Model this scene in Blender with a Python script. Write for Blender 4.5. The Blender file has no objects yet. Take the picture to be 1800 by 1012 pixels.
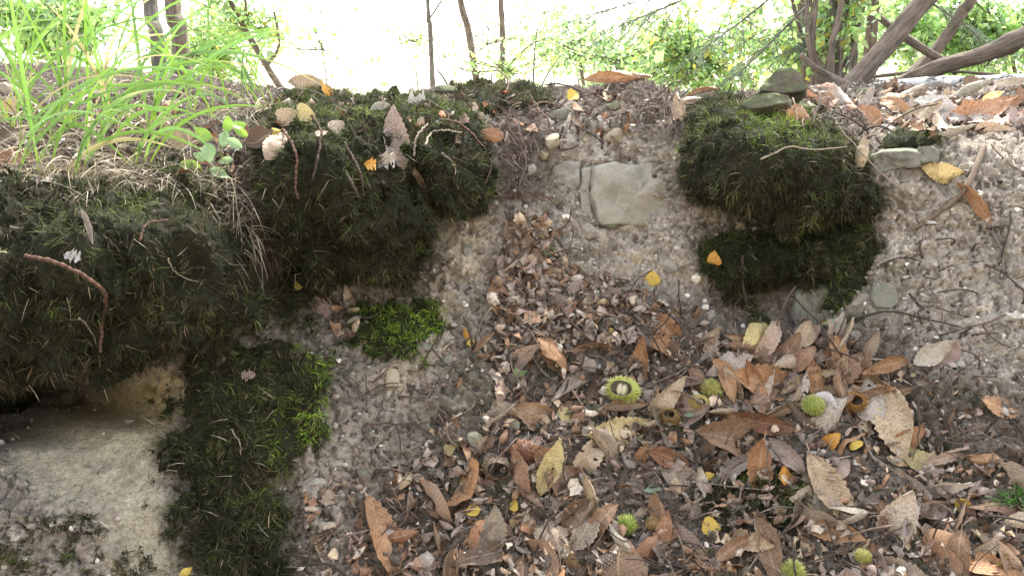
import bpy, math, random
import numpy as np
from mathutils import Vector, Matrix
from mathutils.bvhtree import BVHTree

R = math.radians
rng = np.random.default_rng(7)
random.seed(7)
sc = bpy.context.scene
COL = sc.collection

# ------------------------------------------------------------------ camera, sky, sun, exposure
CAM = np.array([0.0, 0.0, 1.25]); PITCH = R(16.0); F = 1413.0
cd = bpy.data.cameras.new('camera'); cam = bpy.data.objects.new('camera', cd); COL.objects.link(cam)
cd.sensor_width = 36.0; cd.lens = 36.0 * F / 1800.0; cd.clip_start = 0.02; cd.clip_end = 2000.0
cam.location = CAM; cam.rotation_euler = (R(90) - PITCH, 0, 0)
sc.camera = cam

SUN_EL, SUN_AZ = R(52), R(20)            # azimuth measured from +Y (away from the camera) towards +X
world = bpy.data.worlds.new('World'); sc.world = world; world.use_nodes = True
nt = world.node_tree; bg = nt.nodes['Background']
sky = nt.nodes.new('ShaderNodeTexSky'); sky.sky_type = 'NISHITA'; sky.sun_disc = False
sky.sun_elevation = SUN_EL; sky.sun_rotation = SUN_AZ; sky.air_density = 1.0; sky.dust_density = 1.0; sky.ozone_density = 1.0
hs = nt.nodes.new('ShaderNodeHueSaturation'); hs.inputs['Saturation'].default_value = 0.35
nt.links.new(sky.outputs[0], hs.inputs['Color']); nt.links.new(hs.outputs[0], bg.inputs[0])
bg.inputs[1].default_value = 0.11
sd = bpy.data.lights.new('sun', 'SUN'); sun = bpy.data.objects.new('sun', sd); COL.objects.link(sun)
sd.energy = 1.5; sd.angle = R(12); sd.color = (1.0, 0.95, 0.86)
sv = Vector((math.sin(SUN_AZ) * math.cos(SUN_EL), math.cos(SUN_AZ) * math.cos(SUN_EL), math.sin(SUN_EL)))
sun.rotation_euler = sv.to_track_quat('Z', 'Y').to_euler(); sun.location = (0, 5, 8)
vs = sc.view_settings; vs.view_transform = 'Standard'; vs.look = 'None'; vs.gamma = 1.0; vs.exposure = 3.25
vs.use_curve_mapping = False

# ------------------------------------------------------------------ helpers
cp_, sp_ = math.cos(PITCH), math.sin(PITCH)
def ray(px, py):
    x = (np.asarray(px, float) - 900) / F; y = (506 - np.asarray(py, float)) / F
    x, y = np.broadcast_arrays(x, y)
    return np.stack([x, cp_ + y * sp_, -sp_ + y * cp_], -1)
def at(px, py, Y):
    d = ray(px, py); t = np.asarray(Y, float) / d[..., 1]
    return CAM + d * t[..., None]
def project(P):
    v = np.asarray(P) - CAM
    f = v[..., 1] * cp_ - v[..., 2] * sp_; u = v[..., 1] * sp_ + v[..., 2] * cp_
    return 900 + F * v[..., 0] / f, 506 - F * u / f, f
def nrm(v): return v / np.maximum(np.linalg.norm(v, axis=-1, keepdims=True), 1e-12)

def _h(ix, iy, iz, s):
    h = (ix * 374761393 + iy * 668265263 + iz * 2147483647 + s * 1274126177) & 0xffffffff
    h = ((h ^ (h >> 13)) * 1274126177) & 0xffffffff
    h = ((h ^ (h >> 16)) * 2246822519) & 0xffffffff
    return ((h ^ (h >> 15)) & 0xffffff) / float(0xffffff)
def vnoise(P, seed=0):
    P = np.asarray(P, float); i = np.floor(P).astype(np.int64); f = P - i; f = f * f * (3 - 2 * f)
    r = 0
    for a in (0, 1):
        for b in (0, 1):
            for c in (0, 1):
                w = (f[..., 0] if a else 1 - f[..., 0]) * (f[..., 1] if b else 1 - f[..., 1]) * (f[..., 2] if c else 1 - f[..., 2])
                r = r + w * _h(i[..., 0] + a, i[..., 1] + b, i[..., 2] + c, seed)
    return r * 2 - 1
def fbm(P, scale, octs=4, seed=0, gain=0.5):
    r = 0; a = 1.0; P = np.asarray(P) / scale; tot = 0
    for k in range(octs):
        r = r + a * vnoise(P + k * 17.3, seed + k); tot += a; a *= gain; P = P * 2.03
    return r / tot

def mesh_np(name, V, faces, col=None, smooth=True, uv=None):
    """V (n,3); faces: array (m,k) or list of such arrays; col (n,4) point colour."""
    if not isinstance(faces, list): faces = [faces]
    faces = [np.asarray(f, np.int32) for f in faces if len(f)]
    me = bpy.data.meshes.new(name)
    me.vertices.add(len(V)); me.vertices.foreach_set('co', np.asarray(V, np.float32).ravel())
    idx = np.concatenate([f.ravel() for f in faces]); tot = np.concatenate([np.full(len(f), f.shape[1], np.int32) for f in faces])
    st = np.concatenate([[0], np.cumsum(tot)[:-1]]).astype(np.int32)
    me.loops.add(len(idx)); me.loops.foreach_set('vertex_index', idx)
    me.polygons.add(len(tot)); me.polygons.foreach_set('loop_start', st)
    me.polygons.foreach_set('use_smooth', np.full(len(tot), smooth, bool))
    if uv is not None:
        l = me.uv_layers.new(name='uv'); l.data.foreach_set('uv', np.asarray(uv, np.float32)[idx].ravel())
    if col is not None:
        a = me.attributes.new('col', 'FLOAT_COLOR', 'POINT'); c = np.ones((len(V), 4), np.float32); cc_ = np.asarray(col); c[:, :cc_.shape[1]] = cc_
        a.data.foreach_set('color', c.ravel())
    me.update(calc_edges=True); me.validate()
    return me
def add(name, me, mat=None, parent=None, **props):
    o = bpy.data.objects.new(name, me); COL.objects.link(o)
    if mat is not None and me is not None and not me.materials: me.materials.append(mat)
    if parent is not None: o.parent = parent
    for k, v in props.items():
        if v is not None: o[k] = v
    return o
def empty(name, loc, **props):
    o = add(name, None, **props); o.location = [float(v) for v in loc]; o.empty_display_size = 0.05
    return o
class MB:
    """Collects vertices/faces of one mesh."""
    def __init__(s): s.V = []; s.F = {}; s.C = []; s.n = 0
    def put(s, V, Fs, c=None):
        V = np.asarray(V, float).reshape(-1, 3)
        for f in (Fs if isinstance(Fs, list) else [Fs]):
            f = np.asarray(f)
            s.F.setdefault(f.shape[1], []).append(f + s.n)
        s.V.append(V); s.n += len(V)
        c = np.array([1, 1, 1.0]) if c is None else np.asarray(c, float)
        s.C.append(np.broadcast_to(c[..., :3], (len(V), 3)) if c.ndim > 1 else np.tile(c[:3], (len(V), 1)))
    def mesh(s, name, smooth=True, origin=None):
        V = np.concatenate(s.V)
        if origin is not None: V = V - np.asarray(origin)
        return mesh_np(name, V, [np.concatenate(f) for f in s.F.values()], np.concatenate(s.C), smooth)

def tube(path, rad, sides=6, cap=True):
    path = np.asarray(path, float); n = len(path); rad = np.broadcast_to(np.asarray(rad, float), (n,))
    t = nrm(np.gradient(path, axis=0)); ref = np.array([0.31, 0.52, 0.8]); V = []
    x = nrm(np.cross(t[0], ref))
    for k in range(n):
        x = x - t[k] * np.dot(x, t[k]); x = x / max(np.linalg.norm(x), 1e-9); y = np.cross(t[k], x)
        a = np.arange(sides) * 2 * math.pi / sides
        V.append(path[k] + rad[k] * (np.cos(a)[:, None] * x + np.sin(a)[:, None] * y))
    V = np.concatenate(V); i = np.arange(n - 1)[:, None] * sides; j = np.arange(sides)[None]; j2 = (j + 1) % sides
    q = np.stack([i + j, i + j2, i + sides + j2, i + sides + j], -1).reshape(-1, 4)
    fs = [q]
    if cap:
        V = np.concatenate([V, path[:1], path[-1:]]); a = np.arange(sides); b = (a + 1) % sides; m = (n - 1) * sides
        fs.append(np.concatenate([np.stack([b, a, np.full(sides, n * sides)], -1), np.stack([m + a, m + b, np.full(sides, n * sides + 1)], -1)]))
    return V, fs
def smooth_path(pts, n):
    pts = np.asarray(pts, float); m = len(pts); u = np.linspace(0, m - 1, n); i = np.clip(u.astype(int), 0, m - 2); f = (u - i)[:, None]
    P = lambda k: pts[np.clip(k, 0, m - 1)]
    a, b, c, d = P(i - 1), P(i), P(i + 1), P(i + 2)
    return 0.5 * (2 * b + (c - a) * f + (2 * a - 5 * b + 4 * c - d) * f ** 2 + (-a + 3 * b - 3 * c + d) * f ** 3)

# ------------------------------------------------------------------ materials
def material(name):
    m = bpy.data.materials.new(name); m.use_nodes = True; t = m.node_tree
    return m, t, t.nodes['Principled BSDF'], t.nodes['Material Output']
def node(t, kind, **kw):
    n = t.nodes.new(kind)
    for k, v in kw.items(): setattr(n, k, v)
    return n
def mixc(t, fac, a, b, mode='MIX'):
    n = node(t, 'ShaderNodeMix', data_type='RGBA', blend_type=mode)
    for sock, v in ((n.inputs['Factor'], fac), (n.inputs['A'], a), (n.inputs['B'], b)):
        if hasattr(v, 'is_linked') or isinstance(v, bpy.types.NodeSocket): t.links.new(v, sock)
        else: sock.default_value = v if not isinstance(v, tuple) else (*v[:3], 1)
    return n.outputs['Result']
def noise(t, scale, detail=4, rough=0.6, coord='Object', dist=0.0):
    tc = node(t, 'ShaderNodeTexCoord'); n = node(t, 'ShaderNodeTexNoise'); n.inputs['Scale'].default_value = scale
    n.inputs['Detail'].default_value = detail; n.inputs['Roughness'].default_value = rough; n.inputs['Distortion'].default_value = dist
    t.links.new(tc.outputs[coord], n.inputs['Vector']); return n.outputs[0]
def ramp(t, v, stops):
    r = node(t, 'ShaderNodeValToRGB'); t.links.new(v, r.inputs[0]); e = r.color_ramp.elements
    while len(e) < len(stops): e.new(0.5)
    for k, (p, c) in enumerate(stops): e[k].position = p; e[k].color = (*c, 1) if isinstance(c, tuple) else (c, c, c, 1)
    return r.outputs[0]
def bump(t, b, h, strength, dist):
    n = node(t, 'ShaderNodeBump'); n.inputs['Strength'].default_value = strength; n.inputs['Distance'].default_value = dist
    t.links.new(h, n.inputs['Height']); t.links.new(n.outputs[0], b.inputs['Normal'])
def attr(t): 
    n = node(t, 'ShaderNodeAttribute'); n.attribute_name = 'col'; return n.outputs['Color']

def mat_soil():
    """crumbly clay: point colour, crisp crumbs from cell noise; the point alpha says how smooth (rock) it is"""
    m, t, b, o = material('soil')
    at_ = node(t, 'ShaderNodeAttribute'); at_.attribute_name = 'col'; tc = node(t, 'ShaderNodeTexCoord')
    def wob(k):
        n = node(t, 'ShaderNodeTexNoise'); n.inputs['Scale'].default_value = k; n.inputs['Detail'].default_value = 3; t.links.new(tc.outputs['Object'], n.inputs['Vector'])
        v = node(t, 'ShaderNodeVectorMath', operation='MULTIPLY_ADD'); v.inputs[1].default_value = (.016,) * 3; t.links.new(n.outputs['Color'], v.inputs[0]); t.links.new(tc.outputs['Object'], v.inputs[2]); return v.outputs[0]
    def cells(sc_):
        n = node(t, 'ShaderNodeTexVoronoi'); n.inputs['Scale'].default_value = sc_; n.inputs['Randomness'].default_value = 1.0; t.links.new(wob(sc_ * .8), n.inputs['Vector'])
        bw = node(t, 'ShaderNodeSeparateColor'); t.links.new(n.outputs['Color'], bw.inputs[0]); return n.outputs['Distance'], bw.outputs[0]
    d1, r1 = cells(95); d2, r2 = cells(260)
    v1 = ramp(t, r1, [(0.0, 0.85), (0.6, 1.05), (1.0, 1.25)]); v2 = ramp(t, r2, [(0.0, 0.8), (0.5, 1.05), (1.0, 1.35)])
    g1 = ramp(t, d1, [(0.45, 1.08), (0.85, 0.72)]); g2 = ramp(t, d2, [(0.45, 1.08), (0.9, 0.7)])
    n1 = ramp(t, noise(t, 75, 8, 0.75), [(0.32, 0.72), (0.5, 1.02), (0.68, 1.25)])
    fine = v1
    for k in (v2, g1, g2, n1): fine = mixc(t, 1.0, fine, k, 'MULTIPLY')
    smooth_ = mixc(t, 1.0, mixc(t, 1.0, ramp(t, noise(t, 22, 8, 0.7, dist=.5), [(0.36, 0.62), (0.5, 1.0), (0.66, 1.15)]), ramp(t, noise(t, 120, 8, 0.75), [(0.36, 0.6), (0.5, 1.0), (0.64, 1.2)]), 'MULTIPLY'), ramp(t, noise(t, 480, 4, 0.7), [(0.36, 0.7), (0.62, 1.2)]), 'MULTIPLY')
    inv = node(t, 'ShaderNodeMath', operation='SUBTRACT'); inv.inputs[0].default_value = 1.0; t.links.new(at_.outputs['Alpha'], inv.inputs[1])
    mxn = node(t, 'ShaderNodeMath', operation='MAXIMUM'); t.links.new(at_.outputs['Alpha'], mxn.inputs[0]); t.links.new(ramp(t, noise(t, 14, 5, 0.65), [(0.38, 0.0), (0.62, 0.8)]), mxn.inputs[1])
    x = mixc(t, 1.0, at_.outputs['Color'], mixc(t, mxn.outputs[0], fine, smooth_), 'MULTIPLY'); x = mixc(t, 0.12, x, at_.outputs['Color'])
    t.links.new(x, b.inputs['Base Color']); b.inputs['Roughness'].default_value = 0.95; b.inputs['Specular IOR Level'].default_value = 0.12
    hh = node(t, 'ShaderNodeMath', operation='MULTIPLY_ADD'); t.links.new(d1, hh.inputs[0]); hh.inputs[1].default_value = -1.6; t.links.new(noise(t, 190, 8, 0.8), hh.inputs[2])
    h2 = node(t, 'ShaderNodeMath', operation='MULTIPLY_ADD'); t.links.new(d2, h2.inputs[0]); h2.inputs[1].default_value = -.7; t.links.new(hh.outputs[0], h2.inputs[2])
    iv = node(t, 'ShaderNodeMath', operation='MULTIPLY_ADD'); t.links.new(mxn.outputs[0], iv.inputs[0]); iv.inputs[1].default_value = -.5; iv.inputs[2].default_value = 1.0
    hm = node(t, 'ShaderNodeMath', operation='MULTIPLY'); t.links.new(h2.outputs[0], hm.inputs[0]); t.links.new(iv.outputs[0], hm.inputs[1])
    bump(t, b, hm.outputs[0], 0.85, 0.006); return m
def mat_vcol(name, rough=0.8, spec=0.25, var=(0.75, 1.2), scale=90, trans=0.0, bumpd=0.0):
    m, t, b, o = material(name)
    x = mixc(t, 1.0, attr(t), ramp(t, noise(t, scale, 3), [(0.3, var[0]), (0.7, var[1])]), 'MULTIPLY')
    t.links.new(x, b.inputs['Base Color']); b.inputs['Roughness'].default_value = rough; b.inputs['Specular IOR Level'].default_value = spec
    if bumpd: bump(t, b, noise(t, scale * 2, 5, 0.7), 0.6, bumpd)
    if trans:
        tr = node(t, 'ShaderNodeBsdfTranslucent'); t.links.new(x, tr.inputs['Color'])
        mx = node(t, 'ShaderNodeMixShader'); mx.inputs[0].default_value = trans
        t.links.new(b.outputs[0], mx.inputs[1]); t.links.new(tr.outputs[0], mx.inputs[2]); t.links.new(mx.outputs[0], o.inputs['Surface'])
    return m
def mat_leaf():
    """Dry leaf: object colour, darker side veins and midrib from the leaf's own uv, blotches."""
    m, t, b, o = material('dry_leaf')
    oi = node(t, 'ShaderNodeObjectInfo'); uv = node(t, 'ShaderNodeUVMap'); uv.uv_map = 'uv'
    sx = node(t, 'ShaderNodeSeparateXYZ'); t.links.new(uv.outputs[0], sx.inputs[0])
    def mth(op, a, b2=None):
        n = node(t, 'ShaderNodeMath', operation=op)
        for k, v in enumerate((a, b2)):
            if v is None: continue
            if isinstance(v, bpy.types.NodeSocket): t.links.new(v, n.inputs[k])
            else: n.inputs[k].default_value = v
        return n.outputs[0]
    ab = mth('ABSOLUTE', sx.outputs[1])
    ph = mth('SUBTRACT', mth('MULTIPLY', sx.outputs[0], 15.0), mth('MULTIPLY', ab, 3.2))
    vein = mth('POWER', mth('ABSOLUTE', mth('COSINE', mth('MULTIPLY', ph, math.pi))), 14.0)
    mid = mth('LESS_THAN', ab, 0.05)
    blotch = ramp(t, noise(t, 28, 5, 0.65, dist=0.6), [(0.36, 0.55), (0.5, 1.0), (0.72, 1.25)])
    c = mixc(t, 1.0, oi.outputs['Color'], blotch, 'MULTIPLY')
    fine = ramp(t, noise(t, 160, 4, 0.7), [(0.3, 0.75), (0.7, 1.15)]); c = mixc(t, 1.0, c, fine, 'MULTIPLY')
    dark = mixc(t, 1.0, c, (0.62, 0.52, 0.45), 'MULTIPLY')
    c = mixc(t, mth('MULTIPLY', vein, 0.55), c, dark)
    light = mixc(t, 0.4, c, (0.45, 0.33, 0.2)); c = mixc(t, mid, c, light)
    dust = ramp(t, noise(t, 45, 5, 0.7, coord='Generated' if False else 'Object'), [(0.46, 0.0), (0.7, 0.35)]); c = mixc(t, dust, c, (0.30, 0.255, 0.205))
    geo = node(t, 'ShaderNodeNewGeometry'); pale = mixc(t, 0.3, c, (0.36, 0.29, 0.22)); c = mixc(t, geo.outputs['Backfacing'], c, pale)
    t.links.new(c, b.inputs['Base Color']); b.inputs['Roughness'].default_value = 0.62; b.inputs['Specular IOR Level'].default_value = 0.35
    h = mth('ADD', mth('MULTIPLY', vein, -0.6), noise(t, 120, 4)); bump(t, b, h, 0.5, 0.0015)
    tr = node(t, 'ShaderNodeBsdfTranslucent'); t.links.new(c, tr.inputs['Color'])
    mx = node(t, 'ShaderNodeMixShader'); mx.inputs[0].default_value = 0.16
    t.links.new(b.outputs[0], mx.inputs[1]); t.links.new(tr.outputs[0], mx.inputs[2]); t.links.new(mx.outputs[0], o.inputs['Surface'])
    return m
def mat_stone(name, c1, c2, c3=None, scale=14, bd=0.004, moss=0.0):
    m, t, b, o = material(name)
    x = ramp(t, noise(t, scale, 7, 0.65, dist=0.4), [(0.3, c1), (0.55, c2), (0.75, c3 or c2)])
    x = mixc(t, 1.0, x, ramp(t, noise(t, scale * 18, 4, 0.7), [(0.3, 0.72), (0.7, 1.2)]), 'MULTIPLY')
    if moss:                                               # moss film grows on the upper sides
        ge = node(t, 'ShaderNodeNewGeometry'); sz_ = node(t, 'ShaderNodeSeparateXYZ'); t.links.new(ge.outputs['Normal'], sz_.inputs[0]); ad = node(t, 'ShaderNodeMath', operation='MULTIPLY_ADD'); t.links.new(noise(t, scale * 2.5, 6, .7), ad.inputs[0]); ad.inputs[1].default_value = 1.3; t.links.new(sz_.outputs[2], ad.inputs[2])
        x = mixc(t, ramp(t, ad.outputs[0], [(.85, 0.0), (1.0, moss)]), x, (.075, .098, .034))
    t.links.new(x, b.inputs['Base Color']); b.inputs['Roughness'].default_value = 0.9; b.inputs['Specular IOR Level'].default_value = 0.2
    bump(t, b, noise(t, scale * 9, 7, 0.75), 0.55, bd); return m
def mat_bark(name, c1, c2, sz=5.0, bd=0.03):
    m, t, b, o = material(name)
    tc = node(t, 'ShaderNodeAttribute'); tc.attribute_name = 'along'; mp = node(t, 'ShaderNodeMapping'); mp.inputs['Scale'].default_value = (1, 1, 0.12)
    t.links.new(tc.outputs['Vector'], mp.inputs[0]); n = node(t, 'ShaderNodeTexNoise'); n.inputs['Scale'].default_value = 75; n.inputs['Detail'].default_value = 9; n.inputs['Roughness'].default_value = .65
    t.links.new(mp.outputs[0], n.inputs[0])
    x = ramp(t, n.outputs[0], [(0.32, c1), (0.62, c2)]); x = mixc(t, 1.0, x, ramp(t, noise(t, 12, 4), [(0.3, 0.7), (0.7, 1.2)]), 'MULTIPLY')
    t.links.new(x, b.inputs['Base Color']); b.inputs['Roughness'].default_value = 0.9
    bump(t, b, n.outputs[0], 0.8, bd); return m
M = dict(
    soil=mat_soil(), moss=mat_vcol('moss_strand', 0.75, 0.2, scale=30, trans=0.2), mossbody=mat_vcol('moss_mat', 0.95, 0.1, (0.6, 1.3), 150, bumpd=0.006),
    leaf=mat_leaf(), litter=mat_vcol('litter', 0.75, 0.25, (0.6, 1.25), 120), twig=mat_vcol('twig_bark', 0.85, 0.2, (0.6, 1.25), 200, bumpd=0.001),
    pebble=mat_vcol('pebble', 0.9, 0.2, (0.7, 1.2), 160, bumpd=0.002), grass=mat_vcol('grass_blade', 0.42, 0.5, (0.85, 1.15), 12, trans=0.5),
    foliage=mat_vcol('foliage', 0.5, 0.4, (0.8, 1.2), 6, trans=0.68), needle=mat_vcol('needles', 0.6, 0.3, (0.8, 1.2), 8, trans=0.25),
    burr=mat_vcol('burr', 0.55, 0.35, (0.85, 1.15), 60, trans=0.12),
    bark=mat_bark('bark', (0.045, 0.034, 0.026), (0.19, 0.14, 0.10)), barkdark=mat_bark('dark_bark', (0.05, 0.045, 0.035), (0.16, 0.14, 0.11)),
)

# ------------------------------------------------------------------ the bank: one continuous sheet
# measured profiles: station across the bank -> (height line in the photo, metres from the camera plane)
ST = {
    -1500: [(1500, .85), (1012, 1.15), (800, 1.28), (600, 1.36), (400, 1.45), (300, 1.6), (220, 1.9), (150, 2.5), (112, 3.2)],
    -250: [(1500, .85), (1012, 1.12), (900, 1.16), (800, 1.28), (775, 1.31), (755, 1.72), (705, 1.82), (655, 1.38), (630, 1.33), (500, 1.22), (430, 1.2), (390, 1.26), (340, 1.36), (300, 1.48), (250, 1.65), (200, 1.9), (150, 2.35), (112, 3.1)],
    0: [(1500, .87), (1012, 1.15), (900, 1.2), (800, 1.33), (772, 1.36), (750, 1.78), (705, 1.88), (655, 1.46), (630, 1.40), (540, 1.30), (440, 1.25), (395, 1.3), (340, 1.40), (300, 1.52), (250, 1.68), (200, 1.92), (150, 2.35), (112, 3.0)],
    150: [(1500, .88), (1012, 1.18), (900, 1.23), (760, 1.37), (738, 1.42), (718, 1.76), (690, 1.76), (650, 1.48), (620, 1.42), (540, 1.34), (440, 1.28), (395, 1.33), (340, 1.43), (300, 1.55), (250, 1.7), (200, 1.95), (150, 2.4), (122, 2.9)],
    300: [(1500, .9), (1012, 1.22), (900, 1.27), (800, 1.34), (700, 1.42), (640, 1.46), (600, 1.45), (520, 1.39), (430, 1.35), (390, 1.39), (330, 1.48), (290, 1.57), (240, 1.76), (200, 2.0), (165, 2.35), (140, 2.75)],
    430: [(1500, .92), (1012, 1.26), (850, 1.34), (700, 1.42), (600, 1.46), (520, 1.5), (400, 1.53), (300, 1.58), (250, 1.68), (205, 1.9), (170, 2.2), (150, 2.5)],
    560: [(1500, .93), (1012, 1.29), (850, 1.38), (700, 1.47), (600, 1.55), (530, 1.67), (480, 1.66), (400, 1.57), (310, 1.48), (275, 1.48), (230, 1.56), (190, 1.76), (166, 1.98)],
    700: [(1500, .94), (1012, 1.30), (850, 1.42), (700, 1.51), (600, 1.59), (530, 1.71), (480, 1.70), (400, 1.63), (310, 1.55), (275, 1.55), (230, 1.63), (195, 1.8), (171, 1.98)],
    800: [(1500, .94), (1012, 1.30), (850, 1.42), (700, 1.53), (600, 1.62), (500, 1.69), (400, 1.77), (360, 1.75), (280, 1.66), (240, 1.70), (190, 1.88), (158, 2.12)],
    880: [(1500, .94), (1012, 1.30), (850, 1.42), (700, 1.54), (600, 1.64), (500, 1.72), (400, 1.81), (300, 1.86), (230, 1.9), (190, 1.98), (154, 2.2)],
    1000: [(1500, .93), (1012, 1.28), (850, 1.42), (700, 1.56), (600, 1.66), (500, 1.76), (400, 1.86), (330, 1.92), (250, 1.95), (200, 2.0), (165, 2.1), (151, 2.22)],
    1110: [(1500, .92), (1012, 1.27), (850, 1.42), (700, 1.56), (600, 1.67), (500, 1.78), (400, 1.87), (330, 1.91), (250, 1.94), (200, 1.96), (165, 2.03), (147, 2.14)],
    1190: [(1500, .92), (1012, 1.26), (850, 1.41), (700, 1.55), (600, 1.66), (500, 1.76), (400, 1.83), (330, 1.84), (250, 1.85), (210, 1.9), (185, 1.98), (168, 2.12)],
    1300: [(1500, .91), (1012, 1.25), (850, 1.4), (700, 1.53), (600, 1.63), (550, 1.74), (500, 1.76), (440, 1.73), (415, 1.78), (390, 1.82), (340, 1.72), (280, 1.64), (240, 1.66), (205, 1.78), (182, 1.95), (168, 2.15)],
    1400: [(1500, .9), (1012, 1.23), (850, 1.38), (700, 1.52), (600, 1.61), (550, 1.73), (500, 1.75), (440, 1.71), (415, 1.75), (390, 1.80), (340, 1.72), (285, 1.65), (245, 1.68), (205, 1.88), (180, 2.2), (162, 2.8)],
    1500: [(1500, .89), (1012, 1.22), (850, 1.36), (700, 1.49), (600, 1.58), (500, 1.65), (400, 1.7), (300, 1.71), (245, 1.76), (215, 1.92), (190, 2.25), (165, 3.1), (146, 4.4)],
    1650: [(1500, .88), (1012, 1.2), (850, 1.33), (700, 1.45), (600, 1.53), (500, 1.6), (400, 1.65), (300, 1.69), (255, 1.75), (228, 1.88), (200, 2.15), (175, 2.75), (155, 3.8), (142, 4.8)],
    1800: [(1500, .87), (1012, 1.17), (850, 1.29), (700, 1.4), (600, 1.47), (500, 1.54), (400, 1.59), (300, 1.64), (260, 1.7), (230, 1.85), (200, 2.15), (175, 2.75), (155, 3.8), (142, 4.8)],
    2050: [(1500, .85), (1012, 1.12), (850, 1.22), (700, 1.32), (500, 1.46), (300, 1.58), (255, 1.68), (225, 1.9), (200, 2.15), (175, 2.75), (155, 3.8), (142, 4.8)],
    3300: [(1500, .85), (1012, 1.12), (700, 1.32), (300, 1.6), (255, 1.7), (225, 1.9), (200, 2.15), (175, 2.75), (155, 3.8), (142, 4.8)],
}
NF = 430
vv = np.linspace(0, 1, NF) ** 0.93
sx = np.array(sorted(ST))
prof_row = []; prof_Y = []
for s in sx:
    a = np.array(sorted(ST[s], reverse=True), float); row = a[0, 0] + vv * (a[-1, 0] - a[0, 0])
    y = np.interp(-row, -a[:, 0], a[:, 1])
    k = np.ones(13) / 13; yp = np.pad(y, 6, mode='edge'); yp[:6] = y[0] - (y[6:0:-1] - y[0]); yp[-6:] = y[-1] + (y[-1] - y[-2:-8:-1])
    prof_row.append(row); prof_Y.append(np.convolve(yp, k, 'valid'))
prof_row = np.array(prof_row); prof_Y = np.array(prof_Y)
us = np.concatenate([np.linspace(-1500, -300, 40)[:-1], np.linspace(-300, -60, 50)[:-1], np.linspace(-60, 1860, 620), np.linspace(1860, 2100, 50)[1:], np.linspace(2100, 3300, 40)[1:]])
def lerp_cols(A):
    out = np.empty((len(us), A.shape[1]))
    for j in range(A.shape[1]): out[:, j] = np.interp(us, sx, A[:, j])
    k = np.hanning(43); k /= k.sum(); p = np.pad(out, ((21, 21), (0, 0)), mode='edge')
    return np.stack([np.convolve(p[:, j], k, 'valid') for j in range(A.shape[1])], 1)
ROW = lerp_cols(prof_row); YY = lerp_cols(prof_Y)
U = np.repeat(us[:, None], NF, 1)
FACE = at(U, ROW, YY)
# foot in front of the bank with an added slope behind the camera, and the land behind the ridge, in world metres
nfoot = 26
foot = []
b0 = FACE[:, 0]
for k in range(nfoot, 0, -1):
    q = (k / nfoot) ** 2.2
    p = b0.copy(); p[:, 1] = b0[:, 1] - 14 * q; p[:, 0] = b0[:, 0] * (1 + 6 * q); w = min(1, k / 8); p[:, 2] = b0[:, 2] * (1 - w) + (-0.12) * w
    p[:, 2] += 4.2 * (1 - np.exp(-np.maximum(-0.9 - p[:, 1], 0) / 1.3))  # added unseen slope, cuts off low sky light so moss undersides go dark
    foot.append(p)
foot = np.stack(foot, 1)
back = []; r0 = FACE[:, -1]
nb = 46
plate = np.interp(us, [-1500, 250, 480, 1300, 1430, 3300], [0.6, 0.6, 0.02, 0.02, 1.2, 1.6])
for k in range(1, nb + 1):
    q = k / nb; dy = 0.02 * k + 30 * q ** 3
    p = r0.copy(); p[:, 1] += dy; p[:, 0] = r0[:, 0] * (1 + 2.5 * q ** 2)
    fall = np.maximum(dy - plate, 0)
    p[:, 2] = r0[:, 2] - 4.2 * (1 - np.exp(-fall * 0.28)) - 0.03 * np.minimum(dy, 3)
    back.append(p)
back = np.stack(back, 1)
G = np.concatenate([foot, FACE, back], 1)
NU, NV = G.shape[:2]
def grid_normals(P):
    return nrm(np.cross(np.gradient(P, axis=0), np.gradient(P, axis=1)))
N0 = grid_normals(G)
if N0[NU // 2, nfoot + 200, 1] > 0: N0 = -N0
UU = np.repeat(us[:, None], NV, 1)
RR = np.concatenate([np.repeat(ROW[:, :1], nfoot, 1) + 400, ROW, np.repeat(ROW[:, -1:], nb, 1) - 40], 1)

def sdist(poly, X, Y):
    """signed distance (inside positive) to a polygon"""
    poly = np.asarray(poly, float); d = np.full(np.shape(X), 1e9); ins = np.zeros(np.shape(X), bool)
    for (x1, y1), (x2, y2) in zip(poly, np.roll(poly, -1, 0)):
        ex, ey = x2 - x1, y2 - y1; t = np.clip(((X - x1) * ex + (Y - y1) * ey) / (ex * ex + ey * ey + 1e-9), 0, 1)
        d = np.minimum(d, np.hypot(X - x1 - t * ex, Y - y1 - t * ey))
        c = ((y1 > Y) != (y2 > Y)) & (X < ex * (Y - y1) / (ey if abs(ey) > 1e-9 else 1e-9) + x1); ins ^= c
    return np.where(ins, d, -d)
def soft(poly, X, Y, w): return np.clip(sdist(poly, X, Y) / w + 0.5, 0, 1)
wob = fbm(G, 0.06, 3, 5)
UW = UU + 28 * wob; RW = RR + 28 * fbm(G, 0.06, 3, 9)

P_ROCK = [(20, 760), (110, 730), (200, 680), (300, 660), (330, 700), (280, 800), (300, 950), (360, 1080), (200, 1080), (190, 900), (60, 880), (20, 820)]
P_PALE = [(960, 235), (1020, 205), (1195, 190), (1210, 380), (1330, 400), (1230, 430), (1230, 560), (1100, 520), (1000, 480), (960, 380)]
P_RIGHT = [(1530, 400), (1650, 280), (1900, 260), (1900, 700), (1700, 660), (1560, 560), (1500, 520)]
P_SAND = [(770, 385), (860, 385), (870, 470), (800, 500), (780, 640), (700, 700), (640, 660), (770, 600)]
P_LITTER = [(850, 560), (1250, 540), (1560, 590), (1640, 650), (1860, 720), (1860, 1200), (540, 1200), (640, 880), (780, 740)]
P_HUMUS_TOP = [(-400, 330), (100, 340), (440, 330), (480, 260), (500, 190), (850, 220), (1000, 190), (1190, 230), (1330, 220), (1500, 240), (1660, 240), (1900, 245), (1900, 0), (-400, 0)]
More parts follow.
